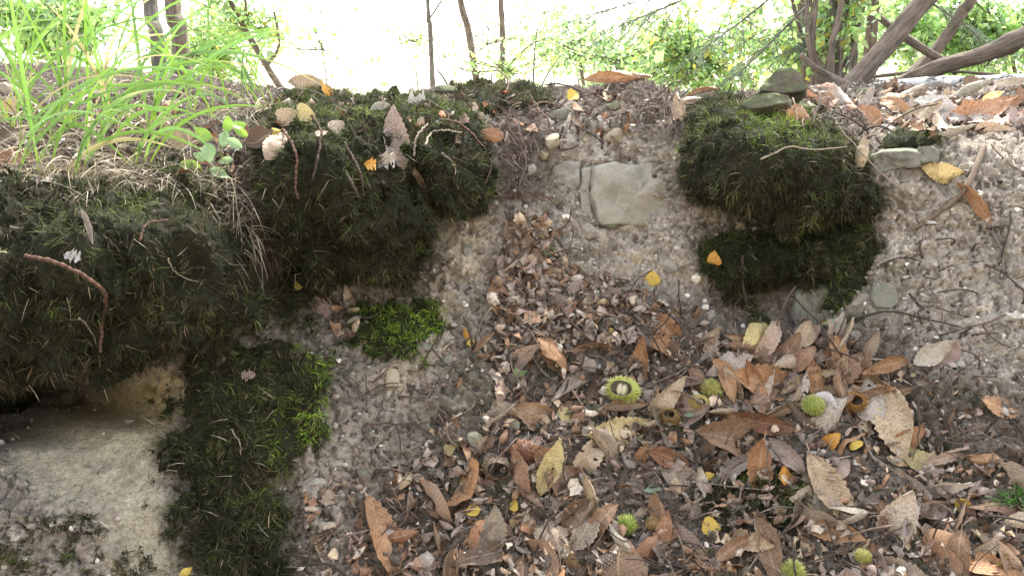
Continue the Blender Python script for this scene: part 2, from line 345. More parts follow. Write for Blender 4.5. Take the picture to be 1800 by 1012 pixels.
rock = soft(P_ROCK, UW, RW, 40); pale = soft(P_PALE, UW, RW, 90); pr = soft(P_RIGHT, UW, RW, 120); sand = soft(P_SAND, UW, RW, 50)
lit = soft(P_LITTER, UW, RW, 120); hum = soft(P_HUMUS_TOP, UW, RW, 50)
n1 = fbm(G, 0.12, 3, 21); n2 = fbm(G, 0.035, 4, 31, 0.6); n3 = fbm(G, 0.009, 3, 41, 0.65)
clod = np.maximum(0, fbm(G, 0.022, 2, 51)) ** 1.3
face_w = np.zeros((NU, NV)); face_w[:, nfoot - 10:nfoot + NF + 12] = 1
rough = np.clip(1 - 0.7 * rock - 1.0 * soft([(-300, 640), (380, 600), (380, 690), (330, 750), (200, 790), (-300, 800)], UU, RR, 50), 0.03, 1)
disp = 0.022 * n1 * np.clip(rough * 2, .2, 1) + rough * ((0.014 + .010 * np.clip(pale + pr, 0, 1)) * n2 + 0.010 * n3 + 0.022 * clod * (1 + 0.5 * lit))
ridge = np.abs(fbm(G, 0.028, 3, 91, .6)); disp += rough * (-0.012 * np.clip(1 - ridge / .10, 0, 1) ** 1.5 + 0.004) * (1 - .5 * hum)
# rills running down the bank
rill = fbm(np.stack([G[..., 0], G[..., 1] * 0.2, G[..., 2] * 0.16], -1), 0.03, 3, 77)
disp += rough * 0.006 * rill * (1 - hum)
G = G + N0 * (disp * (0.25 + 0.75 * face_w))[..., None]
N1 = grid_normals(G)
if N1[NU // 2, nfoot + 200, 1] > 0: N1 = -N1
def C3(*c): return np.array(c, float)
def blend(a, b, w): return a * (1 - w[..., None]) + b * w[..., None]
cl = np.broadcast_to(C3(.31, .27, .225), G.shape).copy()
cl = blend(cl, C3(.52, .46, .385), np.clip(pale * 0.9 + pr * 0.8, 0, 1))
cl = blend(cl, C3(.45, .375, .27), sand * 0.8)
cl = blend(cl, C3(.37, .335, .25), rock)
cl = blend(cl, C3(.33, .26, .12), rock * np.clip((790 - RW) / 70, 0, 1) * 0.8)
cl = blend(cl, C3(.12, .098, .08), np.clip(lit * 0.82, 0, 1))  # soil under the litter darkened, contact shade between leaves put into the colour
cl = blend(cl, C3(.048, .038, .029), hum * 0.92)  # dark humus, deepened further to paint in the shade under the grass
cl = blend(cl, C3(.085, .10, .045), np.clip(fbm(G, 0.09, 4, 61) * 2.2 - 0.35, 0, 1) * 0.55 * (1 - hum) * (1 - rock))
cl = blend(cl, C3(.12, .10, .08), np.clip(fbm(G, 0.03, 4, 71, .7) * 4 - 0.9, 0, 1) * 0.6 * (1 - rock))
cl *= (1 + 0.22 * n2 + 0.25 * n3)[..., None]; cl *= np.array([.92, .90, .865])
far = np.zeros((NU, NV)); far[:, nfoot + NF + 6:] = np.linspace(0, 1, nb - 6) ** 0.3
cl = blend(cl, C3(.42, .38, .27), far)
ii = (np.arange(NU - 1)[:, None] * NV + np.arange(NV - 1)[None]).ravel()
Q = np.stack([ii, ii + NV, ii + NV + 1, ii + 1], -1)
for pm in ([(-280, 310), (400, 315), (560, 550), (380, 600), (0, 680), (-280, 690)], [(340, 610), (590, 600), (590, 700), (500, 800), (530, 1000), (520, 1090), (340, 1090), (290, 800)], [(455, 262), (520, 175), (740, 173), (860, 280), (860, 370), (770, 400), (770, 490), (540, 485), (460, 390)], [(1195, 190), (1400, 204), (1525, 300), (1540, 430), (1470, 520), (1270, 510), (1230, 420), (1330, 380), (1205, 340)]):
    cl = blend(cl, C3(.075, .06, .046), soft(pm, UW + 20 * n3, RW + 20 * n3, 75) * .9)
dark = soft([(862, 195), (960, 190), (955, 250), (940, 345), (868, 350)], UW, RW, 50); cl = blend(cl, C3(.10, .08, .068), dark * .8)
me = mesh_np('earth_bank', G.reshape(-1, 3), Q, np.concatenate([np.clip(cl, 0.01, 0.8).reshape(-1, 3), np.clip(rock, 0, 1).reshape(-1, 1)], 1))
add('earth_bank', me, M['soil'], kind='structure', label='eroded clay bank with bare soil, roots and a leafy ledge on top, plus an added unseen slope opposite')
# far land to the horizon
gx = np.linspace(-400, 400, 60); gy = np.concatenate([np.linspace(-300, -13, 8), np.linspace(28, 600, 40)])
def sheet(name, xs, ys, z, col, label):
    X, Y = np.meshgrid(xs, ys, indexing='ij'); P = np.stack([X, Y, z(X, Y)], -1); a, b = X.shape
    i = (np.arange(a - 1)[:, None] * b + np.arange(b - 1)[None]).ravel()
    add(name, mesh_np(name, P.reshape(-1, 3), np.stack([i, i + b, i + b + 1, i + 1], -1), np.tile(C3(*col), (a * b, 1))), M['soil'], kind='structure', label=label)
zg = lambda X, Y: np.where(Y > 20, -3.4, -0.16) + np.where((np.abs(X) > 25) & (Y > -20) & (Y < 30), 0, 0) - 0.4
sheet('ground', np.linspace(-500, 500, 40), np.linspace(-500, 900, 60), lambda X, Y: -4.2 + 0 * X + 3.7 / (1 + np.exp((Y - 3) * 1.2)), (.42, .38, .27), 'pale dry woodland floor stretching away behind the bank')

bvh_V = [G.reshape(-1, 3)]; bvh_F = [Q]

# ------------------------------------------------------------------ moss cushions
CELL = np.linalg.norm(np.cross(G[1:, :-1] - G[:-1, :-1], G[:-1, 1:] - G[:-1, :-1]), axis=-1)
def sample_bank(n, w, seed):
    r = np.random.default_rng(seed); a = (CELL * w[:-1, :-1]).ravel(); k = r.choice(a.size, n, p=a / a.sum()); i, j = np.divmod(k, NV - 1)
    x, y = r.random((2, n, 1)); P = G[i, j] * (1 - x) * (1 - y) + G[i + 1, j] * x * (1 - y) + G[i, j + 1] * (1 - x) * y + G[i + 1, j + 1] * x * y
    return P, N1[i, j], r
front0 = ((UU > -250) & (UU < 2050)).astype(float) * (np.arange(NV)[None] >= nfoot - 2) * (np.arange(NV)[None] < nfoot + NF + 4)
def patch(poly, thick, edge, lump=0.25, seed=0, droop=0.2, wobpx=14, lscale=0.07):
    """a lumpy shell swelling out of the bank over an outline; returns verts, quads, normals, outline depth 0..1"""
    p = np.asarray(poly, float)
    a = max(0, np.searchsorted(us, p[:, 0].min() - 40)); b = min(NU, np.searchsorted(us, p[:, 0].max() + 40))
    sub = (slice(a, b), slice(nfoot - 4, nfoot + NF + 14))
    g = G[sub]; uu = UU[sub] + wobpx * (fbm(g, 0.03, 3, seed + 3, .65) + fbm(g, 0.11, 2, seed + 23)); rr = RR[sub] + wobpx * (fbm(g, 0.03, 3, seed + 4, .65) + fbm(g, 0.11, 2, seed + 24))
    s = sdist(poly, uu, rr); e = np.clip(s / edge, -0.4, 1)
    dome = np.where(e > 0, np.sqrt(np.clip(1 - (1 - np.clip(e, 0, 1)) ** 2, 0, 1)), e * 0.6)
    l = 1 + lump * 2 * fbm(g, lscale, 3, seed)
    n = nrm(N0[sub] * 0.75 + np.array([0, -0.55, 0.0]))
    off = thick * dome
    off = np.where(off > 0, off * np.clip(l, 0.35, 1.8), off)
    P = g + n * off[..., None] + np.array([0, 0, -1.0]) * (droop * np.maximum(off, 0))[..., None] + n * 0.004 * fbm(g, 0.012, 2, seed + 8)[..., None] * (off > 0)[..., None]
    keep = s > -10
    na, nb2 = s.shape
    i = (np.arange(na - 1)[:, None] * nb2 + np.arange(nb2 - 1)[None])
    kk = keep[:-1, :-1] & keep[1:, :-1] & keep[1:, 1:] & keep[:-1, 1:]
    i = i[kk]
    q = np.stack([i, i + nb2, i + nb2 + 1, i + 1], -1)
    Nn = grid_normals(P)
    if (Nn[..., 1] * (s > 0)).sum() > 0: Nn = -Nn
    used, inv = np.unique(q, return_inverse=True)
    return P.reshape(-1, 3)[used], inv.reshape(-1, 4), Nn.reshape(-1, 3)[used], np.clip(s, 0, 1e3).ravel()[used], used
def sample_quads(V, q, Nn, n, seed, w=None):
    r = np.random.default_rng(seed); a, b, c, d = (V[q[:, k]] for k in range(4))
    ar = np.linalg.norm(np.cross(c - a, d - b), axis=1)
    if w is not None: ar = ar * w[q].mean(1)
    k = r.choice(len(q), n, p=ar / ar.sum()); x, y = r.random((2, n, 1))
    return (a[k] * (1 - x) + b[k] * x) * (1 - y) + (d[k] * (1 - x) + c[k] * x) * y, nrm(Nn[q[k, 0]] + Nn[q[k, 2]]), k
def strands(P, Nn, length, width, seed, seg=4, droop=0.8, jitter=0.6, hook=0.5, upbias=0.0, clump=0.0):
    """thin curved ribbons; returns V, F"""
    r = np.random.default_rng(seed); n = len(P)
    cv = np.stack([vnoise(P / clump, 300 + k) for k in range(3)], -1) if clump else 0
    d = nrm(Nn * 0.8 + r.normal(0, jitter, (n, 3)) + cv * 1.5 + np.array([0, 0, upbias])); L = length * r.uniform(0.5, 1.3, (n, 1))
    if clump: L = L * (1 + .7 * vnoise(P / clump, 310)[:, None])
    w = width * r.uniform(0.7, 1.3, (n, 1))
    side = nrm(np.cross(d, r.normal(0, 1, (n, 3)))); pts = []; p = P - Nn * 0.002; cur = d; g = np.array([0, 0, -1.0])
    hk = r.uniform(-1, 1, (n, 1)) * hook; bendv = nrm(np.cross(cur, side))
    V = []
    for k in range(seg + 1):
        f = k / seg; ww = w * (1 - f) ** 0.6 if k < seg else w * 0
        V.append(p + side * ww * 0.5); 
        if k < seg: V.append(p - side * ww * 0.5)
        cur = nrm(cur + g * droop / seg * r.uniform(0.3, 1.2, (n, 1)) + bendv * hk * 2 / seg)
        p = p + cur * L / seg
    V = np.stack(V, 1); m = V.shape[1]; base = (np.arange(n) * m)[:, None]
    quads = np.concatenate([base + np.array([2 * k, 2 * k + 1, 2 * k + 3, 2 * k + 2])[None] for k in range(seg - 1)])
    tri = base + np.array([2 * seg - 2, 2 * seg - 1, 2 * seg])[None]
    return V.reshape(-1, 3), [quads, tri], m
MOSSES = []
DK, GR, BR, BRT, DRY = C3(.030, .036, .014), C3(.085, .11, .026), C3(.075, .056, .032), C3(.17, .26, .03), C3(.26, .21, .13)
def moss(poly, thick, edge, n, label, seed, green=0.3, bright=0.0, brown=0.25, dry=0.02, length=0.0175, lump=0.3, droop=0.25, jitter=0.6, upbias=0.0, body=C3(.022, .022, .012), lscale=0.07, wobpx=30, brightpoly=None, film=False, patchy=0.0):
    V, q, Nn, s, used = patch(poly, thick, edge, lump, seed, droop, wobpx, lscale)
    org = V.mean(0)
    o = empty('moss_cushion', org, label=label, category='moss', group='moss on the bank')
    cb = body * (1 + 0.5 * fbm(V, 0.04, 3, seed + 1))[:, None]
    if not film: add('turf_mat', mesh_np('turf_mat', V - org, q if not patchy else q[(fbm(V, .06, 4, seed + 41, .6) + .9 * (np.clip(s / edge, 0, 1) - .5) > -.5 + .5 * patchy)[q].all(1)], np.clip(cb, .004, 1)), M['mossbody'], o)
    P, n_, k = sample_quads(V, q, Nn, n, seed); sq = np.clip(s[q[k, 0]] / edge, 0, 1); s_of = lambda _: sq
    vis = (n_ * nrm(CAM - P)).sum(1) > -0.45
    if patchy: vis &= (fbm(P, .06, 4, seed + 41, .6) + .9 * (s_of(P) - .5) > -.55 + .5 * patchy)
    if film: vis &= (fbm(P, .05, 4, seed + 40, .6) > .05)
    P, n_ = P[vis], n_[vis]
    SV, SF, m = strands(P, n_, length * 1.15, 0.0015, seed + 5, jitter=jitter * .8, upbias=upbias, hook=.9, clump=.016)
    r = np.random.default_rng(seed + 6); nn = len(P); big = fbm(P, 0.09, 3, seed + 11); med = fbm(P, 0.03, 3, seed + 12)
    up = n_[:, 2]; tuft = vnoise(P / .016, 310)
    t = r.random(nn) + 0.5 * big
    c = np.tile(DK, (nn, 1)); pg = np.clip(green + 0.9 * big + 0.5 * med + 0.35 * up, 0, 1)[:, None]; c = c * (1 - pg) + GR * pg
    pb = np.clip(bright + 1.0 * med - 0.35, 0, 1)[:, None] * (1 if bright > 0 else 0)
    if brightpoly is not None:
        bx, by, _ = project(P); pb = np.clip(pb + soft(brightpoly, bx, by, 50)[:, None] * np.clip(0.9 + 0.8 * med, 0, 1)[:, None], 0, 1)
    c = c * (1 - pb) + BRT * pb
    ib = r.random(nn) < np.clip(brown + 0.4 * fbm(P, 0.05, 3, seed + 13) - 0.2 * up, 0.02, 0.95); c[ib] = BR * r.uniform(0.5, 1.5, (ib.sum(), 1))
    idr = r.random(nn) < dry; c[idr] = DRY * r.uniform(0.5, 1.1, (idr.sum(), 1))
    c *= .82 * np.exp(r.normal(-.1, .5, (nn, 1)) + .45 * tuft[:, None] + .55 * big[:, None] + .25 * med[:, None])
    add('moss_strands', mesh_np('moss_strands', SV - org, SF, np.repeat(c, m, 0)), M['moss'], o, kind='stuff')
    c_dr = None
    sfr = sdist(poly, UU + 20 * n2, RR + 20 * n2); wf = np.where((sfr < 12) & (sfr > -48), np.exp(np.minimum(sfr, 0) / 16.0), 0) * np.clip(.35 + 1.2 * fbm(G, .04, 3, seed + 55), 0, 1) * front0
    if wf.sum() > 0 and not film:
        Pf, Nf, rf = sample_bank(max(300, int(n * .10)), wf, seed + 56); FV, FF, mf = strands(Pf, Nf, length * .7, .0013, seed + 57, jitter=.6, hook=.9, clump=.012)
        cf = np.where(rf.random((len(Pf), 1)) < .45, BR[None], (GR * .6 + DK * .4)[None]) * np.exp(rf.normal(-.1, .5, (len(Pf), 1)))
        add('moss_fringe', mesh_np('moss_fringe', FV - org, FF, np.repeat(cf, mf, 0)), M['moss'], o, kind='stuff')
    if not film: bvh_V.append(V); bvh_F.append(q)
    MOSSES.append((V, q, Nn, seed))
    return o
moss([(-280, 320), (0, 318), (60, 310), (150, 318), (250, 308), (330, 318), (400, 325), (440, 390), (500, 470), (540, 515), (555, 550), (520, 585), (450, 580), (380, 590), (300, 610), (200, 618), (90, 630), (0, 665), (-280, 680)],
     0.07, 110, 42000, 'huge dark moss cushion overhanging the hollow with the smooth pale rock', 100, patchy=.18, green=.12, brown=.33, dry=.02, lump=.5, droop=.3, wobpx=40)
moss([(295, 625), (450, 590), (540, 570), (590, 615), (600, 690), (575, 765), (505, 800), (495, 860), (520, 920), (540, 1012), (520, 1090), (340, 1090), (300, 950), (290, 860), (268, 780), (262, 690)],
     0.022, 70, 25000, 'tall dark moss drape with bright green edge beside the smooth pale rock', 140, green=.2, brown=.33, dry=.03, lump=.8, droop=.1, wobpx=60, patchy=.55,
     brightpoly=[(530, 600), (610, 605), (610, 700), (585, 770), (480, 810), (465, 740), (550, 700)])
moss([(455, 262), (500, 200), (520, 175), (620, 172), (720, 173), (745, 195), (690, 250), (700, 280), (745, 335), (765, 385), (770, 450), (740, 492), (660, 500), (600, 480), (540, 480), (500, 455), (470, 390), (458, 330)],
     0.07, 85, 34000, 'big two-tone moss cushion with drooping knobbly twigs, green crown and black underside', 180, patchy=.15, green=.25, brown=.3, lump=.45, droop=.35, wobpx=34)
moss([(690, 186), (780, 190), (830, 215), (850, 262), (862, 310), (855, 355), (790, 365), (750, 355), (728, 295), (695, 245)],
     0.065, 65, 14000, 'rounded moss cushion arched over by pale twigs, next to the root-filled gully', 220, green=.3, brown=.25, lump=.4, droop=.35, wobpx=24)
moss([(600, 535), (660, 545), (740, 525), (775, 545), (778, 600), (745, 635), (670, 640), (610, 605)],
     0.014, 45, 8000, 'low bright green moss patch under the big two-tone cushion', 260, green=.6, bright=.55, brown=.1, length=.014, patchy=.5, brightpoly=[(660, 545), (780, 540), (780, 600), (720, 630), (670, 600)])
moss([(1195, 190), (1260, 176), (1330, 190), (1400, 204), (1450, 222), (1500, 256), (1522, 300), (1535, 335), (1525, 368), (1440, 372), (1330, 368), (1260, 350), (1210, 330), (1200, 270)],
     0.06, 70, 28000, 'upper dark moss cushion jutting out beside the squared stone block', 300, patchy=.15, green=.2, brown=.32, lump=.4, droop=.3, wobpx=26,
     brightpoly=[(1310, 205), (1420, 205), (1420, 250), (1320, 250)])
moss([(1236, 424), (1330, 412), (1440, 416), (1530, 400), (1540, 430), (1505, 462), (1470, 500), (1440, 478), (1350, 488), (1320, 512), (1270, 500), (1242, 460)],
     0.035, 45, 12000, 'lower dark moss ledge with an orange leaf, below the jutting upper cushion', 340, green=.35, brown=.22, lump=.4, droop=.25, wobpx=20)
moss([(1240, 500), (1300, 505), (1345, 530), (1355, 575), (1340, 580), (1310, 550), (1262, 550)], 0.010, 25, 2600, 'thin ragged green moss fringe under the lower moss ledge', 360, green=.55, brown=.2, length=.012, patchy=.4, wobpx=8)
moss([(1215, 850), (1270, 815), (1350, 825), (1420, 870), (1410, 930), (1330, 945), (1230, 925)], 0.02, 45, 6000, 'sunken blackish moss hummock among the fallen leaves', 380, green=.1, brown=.5, dry=.06, patchy=.4)
moss([(-60, 650), (40, 655), (60, 690), (40, 720), (-60, 730)], 0.03, 30, 2500, 'little green moss tuft under the huge overhang', 400, green=.5, brown=.2, length=.014, wobpx=10)
moss([(-60, 880), (60, 885), (180, 890), (215, 950), (270, 1000), (280, 1090), (-60, 1090)], 0.004, 60, 14000, 'thin patchy green moss film at the foot of the pale rock', 420, green=.35, brown=.4, dry=.05, length=.010, film=True)
moss([(500, 160), (620, 158), (720, 162), (760, 178), (690, 200), (560, 200)], 0.015, 30, 5000, 'bright olive moss crest on the skyline above the two-tone cushion', 430, green=.6, brown=.25, length=.014, upbias=.6, wobpx=10)
moss([(790, 168), (850, 150), (930, 155), (1000, 160), (960, 190), (880, 200), (810, 200)], 0.02, 22, 4500, 'olive moss strip along the ridge beyond the gully', 440, green=.35, brown=.45, dry=.05, length=.014, upbias=.6)
moss([(1540, 262), (1560, 240), (1640, 238), (1650, 258), (1600, 270)], 0.02, 15, 1800, 'small moss pad on top of the long ledge stone', 460, green=.7, brown=.1, length=.010, upbias=.5, wobpx=6)
moss([(1480, 470), (1520, 420), (1550, 430), (1520, 500), (1470, 560), (1450, 545)], 0.012, 25, 2500, 'thin green moss streak beside the buried grey stone', 480, green=.7, brown=.15, length=.010, wobpx=8)

off = 0; allF = []
for v, f in zip(bvh_V, bvh_F): allF.append(f + off); off += len(v)
BV = BVHTree.FromPolygons(np.concatenate(bvh_V).tolist(), np.concatenate(allF).tolist())
def hit(px, py):
    """real point on the bank or on the moss, its normal, and the depth along the view axis"""
    d = Vector(ray(px, py).tolist()).normalized(); p, n, i, dist = BV.ray_cast(Vector(CAM.tolist()), d, 12)
    if p is None: return None
    if n.dot(d) > 0: n = -n
    p = np.array(p); return p, np.array(n), float(project(p)[2])

# ------------------------------------------------------------------ stones
M['block'] = mat_stone('cut_stone', (.25, .235, .185), (.36, .335, .27), (.31, .26, .19), 20, .006)
M['grey'] = mat_stone('grey_stone', (.15, .145, .12), (.235, .22, .18), (.12, .13, .075), 26, moss=.35)
M['mossy'] = mat_stone('mossy_stone', (.08, .085, .05), (.16, .135, .105), (.075, .06, .045), 26, moss=.6)
M['tan'] = mat_stone('tan_stone', (.28, .23, .155), (.36, .30, .205), (.25, .235, .16), 30)
M['white'] = mat_stone('lichen_stone', (.24, .22, .175), (.31, .285, .235), (.42, .41, .37), 30)
LAND = []       # (name for labels, px, py)
def rock_mesh(size, blocky, seed, n=40, noise_amp=0.15):
    a = np.linspace(0, math.pi, n // 2 + 1); b = np.arange(n) * 2 * math.pi / n
    A, B = np.meshgrid(a, b, indexing='ij'); P = np.stack([np.sin(A) * np.cos(B), np.sin(A) * np.sin(B), np.cos(A)], -1)
    P = np.sign(P) * np.abs(P) ** blocky
    P = P * (1 + noise_amp * 1.6 * fbm(P + seed * 3.1, 0.9, 2, seed) + noise_amp * 0.5 * fbm(P + seed, 0.3, 3, seed + 1))[..., None]
    r = np.random.default_rng(seed)
    for _ in range(9):                                     # chip a few flat facets
        d = nrm(r.normal(0, 1, 3)); k = (P @ d); lim = r.uniform(0.62, 0.92); P = np.where((k > lim)[..., None], P - d * (k - lim)[..., None] * 0.85, P)
    P = P * np.asarray(size)
    m = n // 2 + 1; i = (np.arange(m - 1)[:, None] * n); j = np.arange(n)[None]
    q = np.stack([i + j, i + n + j, i + n + (j + 1) % n, i + (j + 1) % n], -1).reshape(-1, 4)
    return mesh_np('stone', P.reshape(-1, 3), q, None, True)
def stone(px, py, w, h, mat, label, ang=0, dr=0.5, blocky=0.7, sink=0.35, seed=1, name='stone', lift=None, facing=0.6, amp=.15):
    hp = hit(px, py)
    if hp is None:
        hp = (at(px, py, lift), np.array([0, -.5, .8]), float(project(at(px, py, lift))[2]))
    p, n, dep = hp; s = dep / F
    nn = nrm(n * (1 - facing) + nrm(CAM - p) * facing); right = nrm(np.cross([0, 0, 1], -nn)) ; right = right if right[0] > 0 else -right
    up = np.cross(nn, right); up = up if up[2] > 0 else -up
    c, d = math.cos(R(ang)), math.sin(R(ang)); x = right * c + up * d; y = up * c - right * d
    o = add(name, rock_mesh((w * s / 2, h * s / 2, dr * min(w, h) * s), blocky, seed, noise_amp=amp), M[mat], label=label, category='stone', group='stones in the bank')
    mt = Matrix((( *[x[0], y[0], nn[0]],), (x[1], y[1], nn[1]), (x[2], y[2], nn[2]))).to_4x4()
    q = p - nn * dr * min(w, h) * s * sink; mt.translation = Vector(q.tolist()); o.matrix_world = mt
    return o

def loft_stone(poly, mat, label, name='stone', thick=.10, out=.012, facing=.6, seed=1, round_=.12, rough=.05, Y=None, cat='stone', flat=.9, tilt=0.0, sharp=False):
    poly = np.asarray(poly, float); c0 = (poly.min(0) + poly.max(0)) / 2; h = hit(*c0) if Y is None else None
    if h is None: p = at(c0[0], c0[1], Y); h = (p, np.array([0, -.6, .8]), float(project(p)[2]))
    p, n, dep = h; nn = nrm(n * (1 - facing) + nrm(CAM - p) * facing + np.array([0, 0, tilt])); right = nrm(np.cross([0, 0, 1], -nn)); right = right if right[0] > 0 else -right; up = np.cross(nn, right); up = up if up[2] > 0 else -up
    s_ = dep / F; n2 = 56; seg = np.linalg.norm(np.roll(poly, -1, 0) - poly, axis=1); cum = np.concatenate([[0], np.cumsum(seg)]); u = np.linspace(0, cum[-1], n2, endpoint=False); pp = np.concatenate([poly, poly[:1]])
    q = np.stack([np.interp(u, cum, pp[:, 0]), np.interp(u, cum, pp[:, 1])], -1) - c0; q = q if sharp else (q + .5 * (np.roll(q, 1, 0) + np.roll(q, -1, 0))) / 2
    sc_ = [0.0, .1, .2, .3, .4, .5, .6, .7, .8, .88, 1 - round_ * .5, 1 - round_ * .15, 1.0, 1.02, .97, .85, 0.0]; zz = [0] * 9 + [-.005, -.03 * round_ / .12, -.09 * round_ / .12, -.25, -.5, -.75, -1, -1.05]
    V = np.concatenate([p + nn * out + (right * (q[:, :1] * k) + up * (-q[:, 1:] * k)) * s_ + nn * z * thick for k, z in zip(sc_, zz)]); m = len(sc_)
    V = V + nrm(V - (p - nn * thick * .9)) * (rough * thick * (fbm(V, .022, 4, seed, .6) * .6 + 1.0 * fbm(V, .08, 2, seed + 2)))[:, None]
    i = (np.arange(m - 1)[:, None] * n2); j = np.arange(n2)[None]; f = np.stack([i + j, i + n2 + j, i + n2 + (j + 1) % n2, i + (j + 1) % n2], -1).reshape(-1, 4)
    o = add(name, mesh_np(name, V - p, f, None, True), M[mat], label=label, category=cat, group='stones in the bank'); o.location = p.tolist(); return o
loft_stone([(1040, 292), (1078, 286), (1120, 290), (1160, 284), (1203, 290), (1200, 320), (1207, 350), (1196, 396), (1130, 404), (1085, 396), (1050, 399), (1034, 345)], 'block', 'large squared grey-beige stone block set in the bare clay', 'stone_block', .12, .030, .70, 11, .07, .16, sharp=True)
loft_stone([(1020, 292), (1038, 288), (1036, 340), (1046, 385), (1026, 384), (1018, 340)], 'block', 'narrow upright stone slab against the large squared block', 'flat_stone', .08, .008, .8, 12, .12, .2)
loft_stone([(966, 292), (990, 284), (1018, 286), (1020, 320), (1008, 338), (985, 342), (968, 325)], 'white', 'pale stone blotched with white lichen beside the large squared block', 'stone', .08, .014, .8, 13, .2, .2)
loft_stone([(1330, 172), (1343, 146), (1366, 128), (1384, 127), (1404, 146), (1416, 172), (1375, 178)], 'mossy', 'big wedge-shaped boulder with mossy top standing on the ridge', 'boulder', .12, .03, .5, 21, .3, .22, Y=2.15)
loft_stone([(1296, 196), (1320, 180), (1362, 172), (1388, 178), (1386, 192), (1350, 202), (1310, 206)], 'mossy', 'long flat mossy slab lying below the wedge-shaped boulder', 'flat_stone', .10, .03, .6, 22, .25, .14)
loft_stone([(1526, 272), (1545, 262), (1590, 260), (1612, 264), (1608, 290), (1570, 300), (1536, 303), (1524, 290)], 'grey', 'long ledge stone jutting from the bank with moss on top', 'ledge_stone', .12, .03, .7, 24, .2, .25)
loft_stone([(1612, 266), (1636, 262), (1648, 274), (1640, 290), (1612, 296)], 'grey', 'rounded end stone butted against the long ledge stone', 'stone', .10, .025, .7, 25, .25, .25)
loft_stone([(1398, 506), (1430, 496), (1456, 504), (1464, 540), (1444, 578), (1406, 588), (1390, 550)], 'grey', 'half-buried grey stone under the lower moss ledge', 'stone', .10, .022, .7, 26, .2, .2)
loft_stone([(1530, 508), (1556, 500), (1574, 510), (1578, 532), (1566, 546), (1540, 546), (1528, 530)], 'grey', 'smooth rounded stone embedded in the pale clay slope', 'stone', .09, .02, .7, 27, .25, .1)

stone(983, 204, 54, 24, 'grey', 'flat olive-grey stone sliver near the ridge above the lichen stone', 18, .8, .6, .2, 14)
stone(1076, 190, 30, 28, 'mossy', 'round greenish stone under the mound crowned by an orange leaf', 0, .6, .9, .2, 15)
stone(970, 250, 30, 27, 'tan', 'angular beige stone between the flat sliver and the lichen stone', 10, .6, .6, .3, 16)
stone(1082, 238, 46, 26, 'tan', 'pale yellow stone chip in the clay straight above the squared block', 5, .5, .7, .4, 17)
stone(928, 232, 24, 15, 'tan', 'small pale yellow stone chip crossed by a thin grey twig', 10, .6, .7, .2, 18)
stone(932, 298, 22, 24, 'white', 'small white rounded pebble beside the hanging grey root', 0, .6, .9, .2, 19)
stone(955, 272, 18, 20, 'tan', 'tiny upright yellowish stone left of the angular beige stone', 70, .6, .7, .2, 20)
stone(1424, 192, 38, 24, 'mossy', 'small mossy green stone at the end of the flat mossy slab', 0, .7, .7, .2, 23)
stone(1597, 519, 30, 26, 'white', 'small pinkish stone touching the smooth rounded embedded stone', 20, .5, .7, .4, 28)
stone(784, 160, 48, 20, 'mossy', 'low grey-green stone poking over the ridge behind the moss', 0, .8, .8, .2, 29)
stone(690, 666, 26, 44, 'tan', 'upright yellowish stone in the bare soil below the bright moss patch', -8, .5, .7, .35, 30)
stone(128, 690, 60, 44, 'mossy', 'grey stone wedged under the huge moss overhang', 10, .6, .7, .5, 31)
stone(840, 776, 28, 40, 'grey', 'small grey stone chip standing in soil beside brown leaf scraps', 10, .3, .6, .3, 32)
stone(1520, 168, 46, 24, 'mossy', 'dark mossy stone among bright leaves at the top of the bank', 0, .6, .8, .3, 33)
for k, (px, py, w, h, mm) in enumerate([(750, 610, 22, 18, 'grey'), (785, 634, 34, 24, 'grey'), (820, 440, 22, 28, 'grey'), (1180, 470, 30, 22, 'white'), (1300, 398, 22, 18, 'tan'), (1255, 385, 20, 18, 'tan'),
        (1690, 640, 22, 18, 'white'), (1740, 560, 30, 22, 'white'), (1250, 555, 26, 20, 'white'), (905, 745, 22, 18, 'grey'), (640, 830, 30, 20, 'grey'), (560, 850, 40, 22, 'white'), (1120, 455, 24, 18, 'tan'), (1030, 245, 18, 14, 'tan'), (1690, 470, 30, 20, 'white')]):
    words_ = ['rounded grey pebble at the lower edge of the bright moss patch', 'oval grey pebble in the sandy strip below the bright moss patch', 'grey pebble at the foot of the sandy bare face', 'pale pebble beside a yellow leaf on the clay slope',
              'tan pebble tucked under the upper moss cushion', 'tan pebble in the pale clay at the corner of the squared block', 'pale pebble near the pair of whitish leaves', 'pale clay lump on the bare slope below the long thin root', 'whitish pebble below the lower moss ledge',
              'grey pebble in the bare soil beside the leaf-filled gully', 'grey stone in bare soil above the big orange upright leaf', 'pale stone below the bright mossy edge of the drape', 'tan pebble just above a yellow leaf on clay', 'tiny tan chip in clay above the narrow stone slab', 'pale lump of clay beside the long thin root'][k]
    stone(px, py, w, h, mm, words_, rng.uniform(-30, 30), .5, .8, .3, 50 + k, 'pebble')

